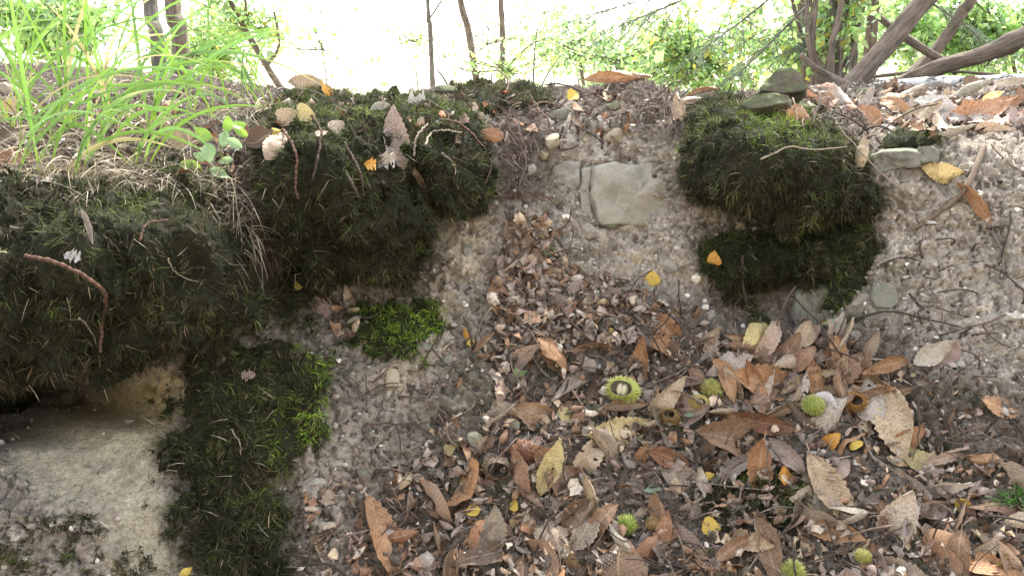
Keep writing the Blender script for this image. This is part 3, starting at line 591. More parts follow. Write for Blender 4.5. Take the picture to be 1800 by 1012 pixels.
# ------------------------------------------------------------------ roots and twigs
TWC = dict(brown=C3(.068, .048, .035), red=C3(.085, .046, .031), grey=C3(.16, .14, .115), pale=C3(.20, .16, .115), dark=C3(.042, .032, .026), root=C3(.17, .125, .09))
def path3(pts, lift, n):
    out = []; last = None
    for k, (x, y) in enumerate(pts):
        h = hit(x, y)
        if h is None: h = (at(x, y, last[1] if last is not None else 2.2), np.array([0, -.7, .7]), 2)
        p, nn, _ = h; f = k / max(1, len(pts) - 1); p = p + nrm(nn + nrm(CAM - p)) * (lift[0] if isinstance(lift, tuple) else lift) * (math.sin(math.pi * f) if isinstance(lift, tuple) else 1)
        if last is not None and abs(p[1] - last[1]) > 0.09: p = at(*[float(v) for v in project(p)[:2]], last[1] + np.sign(p[1] - last[1]) * 0.05)
        out.append(p); last = p
    return smooth_path(out, n)
TWIGS = []
def twig(pts, dia, col, label, name='twig', lift=0.006, knob=0.0, taper=0.45, n=26, cat='twig', group='twigs and roots on the bank', jit=0.0015, sides=6):
    P = path3(pts, lift, n); dep = float(np.median(project(P)[2])); r = dia * dep / F / 2 * (.6 if dia < 10 else .75)
    seed = int(abs(pts[0][0] * 7 + pts[0][1] * 13)) % 9999
    P = P + np.stack([vnoise(np.stack([np.arange(n) * .6, np.full(n, seed + k * 7.7), np.zeros(n)], -1), k) for k in range(3)], -1) * jit
    rad = r * (1 - (1 - taper) * np.linspace(0, 1, n))
    if knob: rad = rad * (1 + knob * np.where(np.arange(n) % 2 == 0, 1, -0.7) * (0.6 + 0.4 * np.random.default_rng(seed).random(n)))
    rad = np.maximum(rad, 0.0006)
    V, fs = tube(P, rad, sides); org = P[0]; c = np.tile(TWC[col], (len(V), 1)) * (1 + 0.3 * fbm(V, .01, 2, seed))[:, None]
    if knob: c[:, :] *= np.where((np.arange(len(V)) // sides) % 2 == 0, 1.35, 0.7)[:, None]
    o = add(name, mesh_np(name, V - org, fs, np.clip(c, .01, .8)), M['twig'], label=label, category=cat, group=group); o.location = org.tolist(); TWIGS.append(o)
    return o
twig([(1724, 258), (1700, 320), (1662, 362), (1604, 402)], 17, 'root', 'thick brown root slanting down from the leafy ledge', 'root', .012, taper=.6, cat='root')
twig([(1720, 258), (1730, 330), (1746, 400), (1762, 440), (1768, 492)], 11, 'grey', 'long thin grey root hanging down the bare clay slope', 'root', .010, taper=.35, cat='root')
twig([(1742, 258), (1775, 288), (1812, 306)], 9, 'root', 'short brown root reaching away past the thick slanting root', 'root', .010, cat='root')
twig([(903, 238), (925, 280), (914, 330), (926, 352)], 6, 'grey', 'grey root hanging in the gully beside the white pebble', 'root', .012, taper=.6, cat='root')
twig([(850, 268), (900, 248), (945, 222)], 4, 'dark', 'thin dark twig sloping across the small yellow stone chip', lift=.015)
twig([(775, 455), (830, 505), (900, 555), (960, 590), (990, 615)], 5, 'grey', 'long straight grey twig crossing the soil below the sandy face', lift=.010, n=34)
twig([(1255, 628), (1190, 656), (1135, 686)], 5, 'grey', 'straight pale grey twig pointing at the open green burr', lift=.022)
twig([(958, 700), (985, 682), (1010, 655), (1050, 648), (1088, 662)], 6, 'brown', 'curved brown twig arching over the leaves above the open burr', lift=.020)
twig([(1335, 282), (1380, 264), (1430, 267), (1475, 258)], 6, 'pale', 'pale bent twig lying across the upper moss cushion', lift=.020)
twig([(990, 225), (986, 262), (1020, 258)], 7, 'dark', 'short dark hooked root beside the angular beige stone', 'root', .012, cat='root')
K = dict(knob=.3, taper=.75, n=40)
twig([(497, 238), (520, 268), (514, 330), (522, 346)], 8, 'red', 'leftmost knobbly twig hanging down the two-tone moss cushion', 'conifer_twig', .02, **K)
twig([(563, 240), (560, 282), (548, 318)], 8, 'brown', 'short knobbly twig hanging from a small peach leaf on moss', 'conifer_twig', .02, **K)
twig([(545, 215), (590, 275), (612, 318), (620, 346)], 9, 'brown', 'thickest knobbly twig curving down the two-tone moss cushion', 'conifer_twig', .022, **K)
twig([(600, 254), (622, 300), (633, 342)], 7, 'brown', 'knobbly twig running beside the thickest one on the moss', 'conifer_twig', .022, **K)
twig([(722, 277), (735, 246), (754, 227)], 6, 'pale', 'short arched pale twig on the rounded moss cushion', 'conifer_twig', .02, **K)
twig([(750, 262), (758, 241), (780, 231), (806, 241)], 6, 'pale', 'pale hoop of twig bent over the rounded moss cushion', 'conifer_twig', .022, **K)
twig([(765, 217), (800, 225), (832, 252), (846, 268)], 8, 'red', 'reddish twig arching along the rounded moss cushion towards a brown leaf', 'conifer_twig', .024, **K)
twig([(752, 183), (780, 203), (790, 232)], 7, 'brown', 'brown twig coming over the top of the rounded moss cushion', 'conifer_twig', .02, **K)
twig([(775, 270), (790, 285), (799, 302)], 5, 'pale', 'stubby pale twig on the front of the rounded moss cushion', lift=.02)
twig([(68, 450), (122, 464), (165, 503), (190, 568), (191, 614)], 11, 'red', 'long red-brown twig arching over the huge dark moss cushion', 'conifer_twig', .03, knob=.16, taper=.7, n=50)
twig([(146, 555), (164, 590), (171, 634)], 6, 'pale', 'pale curved twig stub below the red-brown arching twig', lift=.02)
twig([(290, 452), (318, 480), (355, 495)], 5, 'pale', 'pale forked straw on the huge dark moss cushion', lift=.022)
twig([(245, 424), (262, 396), (290, 388)], 7, 'red', 'small ribbed brown twig on the huge dark moss cushion', 'conifer_twig', .02, **K)
twig([(412, 746), (428, 780), (433, 802)], 5, 'pale', 'pale stub of straw on the tall moss drape', lift=.02)
twig([(650, 780), (640, 748), (664, 737), (690, 752), (700, 800)], 6, 'brown', 'thin brown hoop of twig in the bare soil', 'conifer_twig', .018, **K)
twig([(772, 718), (775, 760), (792, 802)], 6, 'brown', 'brown twig lying down the bare soil beside leaf scraps', 'conifer_twig', .014, **K)
twig([(598, 545), (642, 560), (672, 540), (682, 514)], 7, 'brown', 'bent brown twig in the hollow under the two-tone moss', lift=.02)
twig([(655, 505), (690, 520), (725, 534)], 4, 'pale', 'thin straight straw under the two-tone moss cushion', lift=.02)
twig([(1500, 236), (1532, 300), (1536, 392)], 5, 'brown', 'long brown rootlet hanging down the edge of the upper moss', 'root', .02, cat='root', taper=.8)
twig([(1468, 225), (1530, 290), (1605, 345)], 4, 'pale', 'thin rootlet swooping past the rolled leaf onto the ledge stone', 'root', .02, cat='root', taper=.7)
twig([(1234, 432), (1250, 500), (1258, 545)], 6, 'brown', 'brown twig hanging down beside the lower moss ledge', 'conifer_twig', .02, **K)
twig([(1308, 452), (1300, 500), (1312, 538)], 6, 'brown', 'brown twig hanging off the lower moss ledge near its dark hole', 'conifer_twig', .02, **K)
twig([(1545, 465), (1580, 456), (1622, 460)], 5, 'dark', 'dark rootlet lying across pale clay above the embedded stone', lift=.008)
twig([(1490, 570), (1560, 550), (1640, 562), (1690, 575)], 7, 'dark', 'dark bowed stick along the top edge of the leaf pile', 'stick', .012, cat='stick')
twig([(1310, 978), (1365, 932), (1402, 884), (1420, 858)], 7, 'brown', 'long brown twig rising beside the sunken moss hummock', 'conifer_twig', .022, **K)
twig([(1330, 905), (1340, 892), (1372, 896), (1412, 890)], 6, 'grey', 'crooked grey twig on the sunken moss hummock', lift=.02)
twig([(1222, 855), (1290, 868), (1355, 866)], 4, 'grey', 'straight thin grey twig lying over the sunken moss hummock', lift=.024)
twig([(1500, 752), (1530, 800), (1545, 825)], 9, 'grey', 'stout grey-green stick in the leaves below the brown burr', 'stick', .02, cat='stick')
twig([(1602, 690), (1608, 745), (1596, 800)], 6, 'brown', 'brown twig lying over the long pale leaf', lift=.03)
twig([(1380, 1000), (1500, 960), (1620, 900), (1668, 868)], 6, 'brown', 'long rising twig among leaves near the big pale toothed leaf', lift=.024, n=36)
twig([(895, 800), (950, 780), (1010, 770), (1060, 768)], 6, 'brown', 'twig stretched over the leaves beside the old red burr', lift=.024)
twig([(930, 985), (960, 935), (985, 880), (1010, 840)], 7, 'dark', 'dark twig curving up through the hollow beside curled pale leaves', 'conifer_twig', .022, **K)
twig([(1000, 795), (1030, 790), (1070, 780)], 5, 'dark', 'dark twig lying under the folded pale tan leaf', 'conifer_twig', .02, **K)
twig([(520, 1000), (545, 985), (585, 992), (620, 1012)], 8, 'dark', 'dark hoop of twig beside the big orange upright leaf', 'conifer_twig', .024, **K)
twig([(860, 345), (900, 340), (950, 345), (985, 375)], 5, 'red', 'reddish rootlet looping across the gully floor', 'root', .016, cat='root')
twig([(1000, 180), (960, 200), (880, 205)], 5, 'brown', 'brown twig lying flat along the ridge below the olive moss', lift=.012)
twig([(1155, 690), (1150, 720), (1158, 745)], 4, 'pale', 'short pale stalk beside the brown open burr', lift=.02)

# ------------------------------------------------------------------ fallen leaves
def leaf_geo(kind, seed, curl=0.0, roll=0.0, twist=0.0, n=18, m=3, wr=0.33, tear=0.0):
    r = np.random.default_rng(seed); t = np.linspace(0, 1, n + 1); s = np.linspace(-1, 1, 2 * m + 1)
    if kind == 'chestnut': w = wr * 0.5 * np.sin(math.pi * np.clip(t, 0, 1) ** 0.85) ** 0.75; w = np.maximum(w, 0.004); w = w * (1 + np.where(np.arange(n + 1) % 2 == 1, 0.08, -0.05) * r.uniform(.2, 1.5, n + 1)) * (1 + .10 * vnoise(np.stack([t * 5, np.full_like(t, seed * .61), 0 * t], -1), seed))
    elif kind == 'birch': w = 0.40 * np.sin(math.pi * t ** 0.62) ** 0.9 * (1 - 0.35 * t); w = np.maximum(w, .004) * (1 + np.where(np.arange(n + 1) % 2 == 1, 0.09, -0.06))
    elif kind == 'oval': w = 0.31 * np.sin(math.pi * t ** 0.9) ** 0.7; w = np.maximum(w, .004)
    else: w = 0.30 * np.sin(math.pi * t) ** 0.4 * (1 + 0.35 * r.normal(0, 1, n + 1)); w = np.maximum(w, .03)
    asym = 1 + 0.10 * r.normal()
    T, S = np.meshgrid(t, s, indexing='ij'); W = np.where(S > 0, w[:, None] * asym, w[:, None] / asym)
    if kind == 'scrap': W = W * (1 + 0.25 * r.normal(0, 1, W.shape) * (np.abs(S) > .9))
    ph = roll * S * (1 + 0.5 * (T - .5) * r.normal())
    y = np.where(np.abs(ph) > 1e-3, W * np.sin(ph * 1.0) / np.where(np.abs(roll) > 1e-3, roll, 1), W * S); z = np.where(abs(roll) > 1e-3, W * (1 - np.cos(ph)) / (roll if abs(roll) > 1e-3 else 1), 0)
    z = z + 0.012 * np.cos(math.pi * 2 * (T * 11 - np.abs(S) * 1.6)) * np.abs(S) * (W / max(w.max(), .01)) * (1 if kind == 'chestnut' else .4)
    nz = fbm(np.stack([T * 3, S * 1.3, np.full_like(T, seed * 1.7)], -1), 1.0, 3, seed); z = z + (0.09 if kind != 'scrap' else .15) * nz + .045 * fbm(np.stack([T * 8, S * 2.6, np.full_like(T, seed * 2.3)], -1), 1.0, 2, seed + 3)
    y = y + 0.03 * (T - .5) ** 2 * r.normal() * 4
    # bend along the length
    k = curl * (1 + .6 * vnoise(np.stack([t * 2.2, np.full_like(t, seed * .37), 0 * t], -1), seed)); th = np.cumsum(k) / (n + 1); th -= th[n // 2]
    cx = np.concatenate([[0], np.cumsum(np.cos(th[:-1]))]) / n; cz = np.concatenate([[0], np.cumsum(np.sin(th[:-1]))]) / n
    X = cx[:, None] - np.sin(th)[:, None] * z; Z = cz[:, None] + np.cos(th)[:, None] * z
    a = twist * (T - .5); Y2 = y * np.cos(a) - Z * np.sin(a); Z2 = y * np.sin(a) + Z * np.cos(a)
    V = np.stack([X - X.mean(), Y2, Z2 - Z2.mean()], -1).reshape(-1, 3); c = 2 * m + 1
    i = (np.arange(n)[:, None] * c + np.arange(2 * m)[None]).ravel(); q = np.stack([i, i + c, i + c + 1, i + 1], -1)
    if tear:
        keep = r.random(len(q)) > tear * (np.abs(S)[:-1, :-1].ravel() > .5); q = q[keep]
    uv = np.stack([T, S], -1).reshape(-1, 2)
    if kind != 'scrap':                                     # stalk
        tip = V[m]; d = nrm(V[m] - V[c + m]); sl = 0.10 if kind != 'birch' else .22
        pv = np.array([tip + [0, .006, 0], tip - [0, .006, 0], tip + d * sl - [0, .004, -.01], tip + d * sl + [0, .004, .01]]); b = len(V)
        V = np.concatenate([V, pv]); uv = np.concatenate([uv, np.zeros((4, 2))]); q = np.concatenate([q, [[b, b + 1, b + 2, b + 3]]])
    return V, q, uv
POOL = {}
def pool(kind, form, v):
    key = (kind, form, v)
    if key not in POOL:
        sd_ = 1000 + v * 31 + len(kind) * 7 + len(form) * 3; r = np.random.default_rng(sd_)
        cu, ro, tw = {'flat': (r.normal(0, .8), r.normal(0, .7), r.normal(0, .4)), 'curl': (r.choice([-1, 1]) * r.uniform(1.4, 2.6), r.uniform(-.9, .9), r.normal(0, .6)),
                      'roll': (r.normal(0, .5), r.uniform(1.5, 2.4) * r.choice([1, 1, -1]), r.normal(0, .5)), 'fold': (r.normal(0, .7), r.uniform(.8, 1.3), r.normal(0, .9)), 'stand': (r.uniform(-.8, .8), r.uniform(.7, 1.1), r.normal(0, .25))}[form]
        V, q, uv = leaf_geo(kind, sd_, cu, ro, tw, n=22 if kind == 'chestnut' else 12, m=3, wr=.36, tear=.10 if kind in ('scrap',) else (.05 if v % 3 == 0 and form != 'stand' and kind == 'chestnut' else 0))
        me = mesh_np('leaf', V, q, None, True, uv); me.materials.append(M['leaf']); POOL[key] = me
    return POOL[key]
LC = dict(tan=(.42, .315, .21), pale=(.45, .375, .295), grey=(.27, .215, .17), brown=(.25, .15, .09), orange=(.35, .185, .088), rust=(.26, .12, .06), dark=(.11, .07, .045),
          yellow=(.62, .45, .07), amber=(.62, .30, .04), straw=(.50, .40, .18), green=(.20, .30, .10), mint=(.30, .40, .28), pink=(.32, .235, .185), white=(.46, .42, .38))
LEAVES = []
def leaf(px, py, L, ang, col, form='flat', kind='chestnut', label=None, wide=1.0, face=0.5, lift=0.016, roll=0.0, v=None, depth=None, group='fallen leaves on the bank', up=None):
    h = hit(px, py)
    if h is None:
        if depth is None: return None
        p = at(px, py, depth); h = (p, np.array([0, -.3, .9]), float(project(p)[2]))
    p, n, dep = h; r = random.Random(int(px * 31 + py * 17))
    tc = nrm(CAM - p); nn = nrm(n * (1 - face) + tc * face + np.array([r.gauss(0, .22), r.gauss(0, .15), r.gauss(0, .22)])) if up is None else nrm(np.asarray(up, float))
    img = np.array([math.cos(R(ang)), 0, 0]) + math.sin(R(ang)) * np.array([0, sp_, cp_]); x = nrm(img - nn * np.dot(img, nn)); y = np.cross(nn, x)
    if roll: c, s = math.cos(R(roll)), math.sin(R(roll)); y, nn = y * c + nn * s, nn * c - y * s
    wide = min(wide, 1.3) if kind == 'chestnut' else wide
    S = L * dep / F; v = r.randrange(15) if v is None else v
    o = add('fallen_leaf', pool(kind, form, v), None, category='leaf', group=group)
    mt = Matrix(((x[0], y[0], nn[0]), (x[1], y[1], nn[1]), (x[2], y[2], nn[2]))) @ Matrix.Diagonal((S, S * wide, S)); mt = mt.to_4x4(); q = p + n * lift; mt.translation = Vector(q.tolist()); o.matrix_world = mt
    j = r.uniform(.82, 1.15); c = LC[col]; o.color = (min(1, c[0] * j * r.uniform(.95, 1.05)), min(1, c[1] * j), min(1, c[2] * j * r.uniform(.92, 1.08)), 1)
    if label: o['label'] = label
    LEAVES.append((o, px, py, L, col, form, kind)); return o
CW = dict(tan='tan', pale='pale buff', grey='grey-brown', brown='brown', orange='orange-brown', rust='rusty red', dark='dark brown', yellow='bright yellow', amber='amber', straw='straw yellow', green='green', mint='pale green', pink='pinkish brown', white='whitish')

HERO = [  # px, py, length, angle, colour, form, kind, wide, label
    (937, 442, 100, -52, 'pink', 'stand', 'chestnut', 1.0, 'long keeled pinkish-brown leaf standing in the gully with a green leaf at its side'),
    (697, 250, 90, 100, 'pink', 'stand', 'chestnut', 1.2, 'tall brown leaf standing upright on the two-tone moss cushion'),
    (725, 308, 60, -60, 'brown', 'roll', 'chestnut', 1.0, 'narrow brown leaf tucked in the cleft between two moss cushions'),
    (676, 952, 118, -80, 'orange', 'stand', 'chestnut', 1.3, 'big upright orange-brown leaf at the foot of the slope'),
    (712, 940, 60, 10, 'rust', 'roll', 'chestnut', 1.3, 'rust-orange leaf flap beside the big upright orange-brown leaf'),
    (1596, 738, 112, -68, 'tan', 'stand', 'chestnut', 1.3, 'long pale tan leaf standing alone on the clay beside the brown burr'),
    (1288, 782, 150, -12, 'brown', 'stand', 'chestnut', 1.2, 'very long brown leaf with rolled edge above the sunken moss hummock'),
    (1112, 756, 104, 14, 'straw', 'stand', 'chestnut', 1.1, 'folded straw-coloured leaf below the open green burr'),
    (1135, 645, 92, 72, 'orange', 'stand', 'chestnut', 1.2, 'orange-brown leaf standing up behind the open green burr'),
    (1178, 576, 72, -35, 'orange', 'curl', 'chestnut', 1.2, 'orange-brown leaf topped by a yellow one at the upper edge of the pile'),
    (1222, 602, 64, 52, 'tan', 'fold', 'chestnut', 1.2, 'tan leaf with yellow edge at the upper edge of the pile'),
    (1332, 600, 70, 55, 'straw', 'curl', 'chestnut', 1.6, 'curled yellowish leaf below the lower moss ledge'),
    (1350, 690, 105, 165, 'orange', 'stand', 'chestnut', 1.5, 'broad orange-brown leaf in the middle of the pile'),
    (1330, 735, 95, 170, 'rust', 'roll', 'chestnut', 1.3, 'rusty red leaf folded under the broad orange-brown one'),
    (1490, 645, 78, -78, 'orange', 'stand', 'chestnut', 1.5, 'orange-tan ribbed leaf with dark holes near the top of the pile'),
    (1450, 625, 74, -60, 'pale', 'roll', 'chestnut', 1.1, 'pale buff leaf lying alongside the orange-tan ribbed leaf'),
    (1392, 622, 74, 50, 'brown', 'fold', 'chestnut', 1.4, 'brown leaf under the half-buried grey stone'),
    (1545, 668, 70, -10, 'orange', 'roll', 'chestnut', 1.3, 'orange-brown leaf just above the brown burr'),
    (1415, 668, 88, 22, 'tan', 'roll', 'chestnut', 1.1, 'tan ribbed leaf bridging the middle of the pile'),
    (1637, 612, 60, 30, 'pale', 'flat', 'chestnut', 1.6, 'pale buff leaf of the pair on the bare clay slope'),
    (1672, 616, 58, 55, 'pink', 'flat', 'chestnut', 1.5, 'pinkish leaf overlapping the pale buff one on the bare clay'),
    (1740, 727, 74, -4, 'orange', 'flat', 'chestnut', 1.3, 'lone flat orange-tan toothed leaf on grey soil'),
    (1456, 862, 112, -60, 'tan', 'stand', 'chestnut', 1.2, 'long tan leaf slanting down beside the sunken moss hummock'),
    (1490, 835, 50, 60, 'pink', 'curl', 'chestnut', 1.6, 'pinkish curled leaf touching the long slanting tan leaf'),
    (1655, 798, 84, 15, 'tan', 'roll', 'chestnut', 1.2, 'ribbed tan leaf below the lone long pale leaf'),
    (1636, 825, 66, -30, 'straw', 'flat', 'chestnut', 1.2, 'straw-edged leaf beneath the ribbed tan leaf'),
    (1628, 878, 62, 0, 'pink', 'flat', 'oval', 1.0, 'smooth oval pinkish leaf with a clean midrib'),
    (1485, 945, 78, -12, 'orange', 'fold', 'chestnut', 1.7, 'broad orange leaf below the long slanting tan leaf'),
    (1565, 905, 110, 62, 'pale', 'stand', 'chestnut', 1.6, 'big pale toothed leaf lit on its upper side in the lower pile'),
    (1600, 920, 75, 68, 'white', 'roll', 'chestnut', 1.2, 'whitish toothed leaf beside the big pale one'),
    (1285, 950, 92, 25, 'brown', 'roll', 'chestnut', 1.3, 'brown leaf leaning against the sunken moss hummock'),
    (1335, 965, 95, -72, 'brown', 'fold', 'chestnut', 1.1, 'narrow brown leaf hanging below the sunken moss hummock'),
    (1705, 985, 80, -75, 'brown', 'fold', 'chestnut', 1.4, 'ribbed brown leaf at the bottom beside a green-edged leaf'),
    (1770, 985, 84, -60, 'tan', 'roll', 'chestnut', 1.2, 'tan leaf in the bottom corner with a dark rib'),
    (1735, 1000, 60, 60, 'straw', 'fold', 'chestnut', 1.0, 'green-edged straw leaf between two brown leaves at the bottom'),
    (915, 604, 64, -10, 'pale', 'roll', 'chestnut', 1.3, 'pale rumpled leaf joined to a dark orange one in the gully mouth'),
    (960, 630, 66, -50, 'orange', 'curl', 'chestnut', 1.7, 'dark orange cupped leaf in the gully mouth'),
    (862, 610, 52, 20, 'brown', 'roll', 'chestnut', 1.0, 'small reddish leaf strip before the pale rumpled leaf'),
    (958, 830, 84, 70, 'straw', 'fold', 'chestnut', 1.2, 'veined straw leaf leaning beside the old red burr'),
    (1065, 868, 92, -55, 'pale', 'roll', 'chestnut', 1.0, 'pale curled leaf like a split stalk in the lower gully'),
    (1040, 880, 90, -80, 'tan', 'roll', 'chestnut', .9, 'tan rolled leaf standing next to the pale split one'),
    (928, 880, 80, -65, 'brown', 'roll', 'chestnut', 1.2, 'brown folded leaf below the old empty burr'),
    (858, 940, 78, 80, 'grey', 'flat', 'chestnut', 2.2, 'broad weathered grey leaf lying flat at the bottom of the gully'),
    (860, 925, 56, 0, 'pink', 'curl', 'oval', 1.2, 'small curled pink leaf on the broad weathered grey one'),
    (1175, 700, 84, 50, 'tan', 'fold', 'chestnut', 1.0, 'tan strip of leaf crossed by a twig beside the open burr'),
    (1098, 715, 70, 8, 'brown', 'roll', 'chestnut', 1.0, 'brown leaf tucked right under the open green burr'),
    (1230, 660, 50, 120, 'brown', 'curl', 'chestnut', 1.4, 'brown leaf just above the spiky yellow-green burr'),
    (1275, 680, 66, -70, 'orange', 'fold', 'chestnut', 1.2, 'orange leaf right beside the spiky yellow-green burr'),
    (1060, 915, 60, 30, 'brown', 'curl', 'chestnut', 1.4, 'rounded brown leaf next to the bright green closed burr'),
    (1150, 935, 60, 80, 'rust', 'fold', 'chestnut', 1.2, 'rusty leaf standing behind the bright green closed burr'),
    (1030, 940, 80, 60, 'grey', 'curl', 'chestnut', 1.3, 'crumpled grey-brown leaf above the small cone'),
    (1090, 960, 60, -60, 'pale', 'roll', 'chestnut', 1.2, 'pale leaf hanging beside the small cone'),
    (1200, 880, 64, 40, 'pale', 'curl', 'chestnut', 1.5, 'pale crumpled leaf at the near side of the sunken moss hummock'),
    (1396, 700, 62, 75, 'tan', 'fold', 'chestnut', 1.2, 'wrinkled tan leaf wrapped round a green burr'),
    (1455, 700, 46, 0, 'white', 'flat', 'oval', 1.3, 'smooth whitish oval leaf beside the half-hidden green burr'),
    (1170, 800, 70, -20, 'rust', 'fold', 'chestnut', 1.3, 'rusty leaf below the folded straw-coloured leaf'),
    (1720, 208, 104, 22, 'orange', 'stand', 'chestnut', 1.5, 'large orange-tan leaf standing on the sunlit ledge'),
    (1790, 215, 70, 12, 'rust', 'curl', 'chestnut', 1.4, 'rust leaf at the far end of the sunlit ledge'),
    (1615, 216, 74, 4, 'tan', 'flat', 'chestnut', 1.2, 'flat tan leaf on the rim above the long ledge stone'),
    (1680, 238, 64, 20, 'pale', 'roll', 'chestnut', 1.0, 'pale rolled leaf where the thick root leaves the bank'),
    (1735, 235, 60, -12, 'tan', 'roll', 'chestnut', 1.2, 'tan leaf on the rim above the long thin root'),
    (1650, 300, 62, -6, 'straw', 'flat', 'chestnut', 1.6, 'straw leaf with a small hole beside the thick slanting root'),
    (1720, 350, 78, -50, 'orange', 'roll', 'chestnut', 1.1, 'orange-brown leaf hanging between the two roots'),
    (1780, 270, 34, 40, 'pink', 'curl', 'oval', 1.4, 'small pink leaf below the rim beside a green scrap'),
    (1690, 170, 80, -14, 'pale', 'roll', 'chestnut', 1.2, 'long pale leaf lying below the birch log'),
    (1640, 195, 56, -25, 'white', 'flat', 'chestnut', 1.4, 'whitish leaf behind the flat tan leaf on the rim'),
    (1560, 180, 50, 20, 'orange', 'curl', 'chestnut', 1.5, 'orange leaf in front of the dark mossy stone'),
    (1600, 172, 50, -35, 'pale', 'curl', 'chestnut', 1.2, 'pale leaf below the near end of the birch log'),
    (1770, 155, 60, -8, 'tan', 'flat', 'chestnut', 1.2, 'tan leaf resting on the ground before the birch log'),
    (1745, 183, 50, 15, 'amber', 'curl', 'oval', 1.0, 'glowing amber leaf on the sunlit ledge'),
    (1455, 185, 46, 80, 'tan', 'curl', 'chestnut', 1.5, 'tan leaf drooping over the end of the flat mossy slab'),
    (1395, 172, 70, -30, 'orange', 'roll', 'chestnut', 1.2, 'arched orange leaf in front of the wedge-shaped boulder'),
    (1395, 205, 60, -12, 'orange', 'flat', 'chestnut', 1.0, 'orange strip of leaf under the flat mossy slab'),
    (1510, 275, 56, 80, 'tan', 'roll', 'chestnut', 1.4, 'rolled tan leaf caught in hanging rootlets beside the ledge stone'),
    (1208, 205, 62, -85, 'tan', 'fold', 'chestnut', 1.0, 'bent tan leaf hanging over the edge of the upper moss cushion'),
    (1222, 186, 44, 8, 'pale', 'roll', 'chestnut', .9, 'pale stub of leaf lying over the rim by the upper moss'),
    (1082, 144, 96, 4, 'orange', 'roll', 'chestnut', 1.2, 'orange leaf lying along the crest of the mound'),
    (1240, 170, 46, 0, 'rust', 'roll', 'chestnut', 1.3, 'rust leaf on the ridge behind the upper moss cushion'),
    (586, 160, 42, 110, 'amber', 'curl', 'chestnut', 1.5, 'amber leaf standing on the skyline of the ridge'),
    (540, 160, 50, 0, 'tan', 'curl', 'chestnut', 1.4, 'tan leaf on the skyline next to the amber one'),
    (484, 268, 60, 60, 'tan', 'flat', 'chestnut', 1.5, 'smooth tan leaf hanging at the edge of the two-tone moss'),
    (470, 250, 60, 20, 'dark', 'flat', 'oval', 1.3, 'dark leaf behind the smooth tan leaf at the moss edge'),
    (298, 206, 56, 60, 'rust', 'curl', 'chestnut', 1.9, 'crumpled rust-orange leaf under the tall grass'),
    (205, 252, 46, 70, 'rust', 'curl', 'birch', 1.1, 'dark red leaf below the tall grass'),
    (328, 258, 74, -42, 'tan', 'fold', 'chestnut', 1.2, 'long folded tan leaf behind the green seedling'),
    (436, 258, 46, -70, 'rust', 'roll', 'chestnut', 1.3, 'narrow rust leaf just beside the green seedling'),
    (18, 198, 56, 60, 'straw', 'flat', 'chestnut', 1.8, 'pale yellow leaf at the grass roots by the picture edge'),
    (22, 292, 72, 20, 'orange', 'fold', 'chestnut', 1.7, 'orange-tan leaf partly mossy at the edge below the grass'),
    (24, 256, 60, 30, 'dark', 'curl', 'chestnut', 1.5, 'dark brown leaf above the orange-tan leaf at the edge'),
    (15, 165, 52, -8, 'pale', 'roll', 'chestnut', 1.3, 'pale curled leaf at the top by the grass roots'),
    (514, 202, 44, 25, 'tan', 'curl', 'birch', 1.0, 'folded tan leaf at the crown of the two-tone moss'),
    (540, 212, 50, -20, 'straw', 'curl', 'oval', 1.0, 'pale greenish curled leaf at the crown of the two-tone moss'),
    (566, 243, 22, 30, 'tan', 'flat', 'birch', 1.2, 'small peach leaf on the two-tone moss above a knobbly twig'),
    (588, 232, 36, 60, 'tan', 'flat', 'oval', 1.4, 'rounded tan leaf on the two-tone moss'),
    (490, 239, 20, 20, 'yellow', 'curl', 'birch', 1.2, 'small yellow leaf beside the dark leaf at the moss edge'),
    (737, 183, 32, -10, 'white', 'curl', 'scrap', 1.2, 'white curled leaf scrap at the top of the moss'),
    (734, 220, 26, 70, 'pale', 'curl', 'oval', 1.3, 'pale cupped leaf on the green moss crown'),
    (670, 277, 40, 0, 'white', 'curl', 'scrap', 1.0, 'white papery scrap behind the tall brown leaf on moss'),
    (666, 190, 34, 20, 'white', 'roll', 'oval', 1.0, 'whitish rolled leaf at the skyline moss'),
    (645, 292, 22, 0, 'amber', 'curl', 'scrap', 1.3, 'small orange scrap on the two-tone moss'),
    (856, 240, 46, -10, 'orange', 'curl', 'chestnut', 1.6, 'orange-brown leaf at the end of the arching reddish twig'),
    (830, 195, 22, 70, 'tan', 'flat', 'oval', 1.3, 'small tan leaf on the soil above the rounded moss cushion'),
    (1008, 175, 30, -60, 'yellow', 'curl', 'birch', 1.1, 'yellow folded leaf just below the ridge'),
    (966, 448, 36, -28, 'green', 'fold', 'oval', .9, 'yellow-green leaf beside the long keeled leaf in the gully'),
    (1081, 393, 32, 0, 'mint', 'flat', 'oval', .9, 'pale green leaf at the foot of the squared stone block'),
    (1143, 486, 27, 80, 'yellow', 'flat', 'oval', 1.5, 'yellow leaf alone on the clay slope under the squared block'),
    (1258, 454, 27, 80, 'amber', 'flat', 'birch', 1.2, 'amber leaf stuck on the lower moss ledge'),
    (823, 588, 22, 85, 'amber', 'flat', 'birch', 1.2, 'upper amber leaf below the straight grey twig'),
    (831, 608, 15, 20, 'yellow', 'flat', 'oval', 1.3, 'tiny yellow leaf just under the upper amber one'),
    (793, 792, 26, 30, 'straw', 'curl', 'birch', 1.2, 'straw yellow leaf in the bare soil near leaf scraps'),
    (836, 899, 28, 5, 'yellow', 'flat', 'oval', 1.1, 'yellow-orange leaf above the broad weathered grey leaf'),
    (913, 890, 26, 75, 'yellow', 'curl', 'birch', 1.0, 'yellow leaf beside the brown folded leaf in the lower gully'),
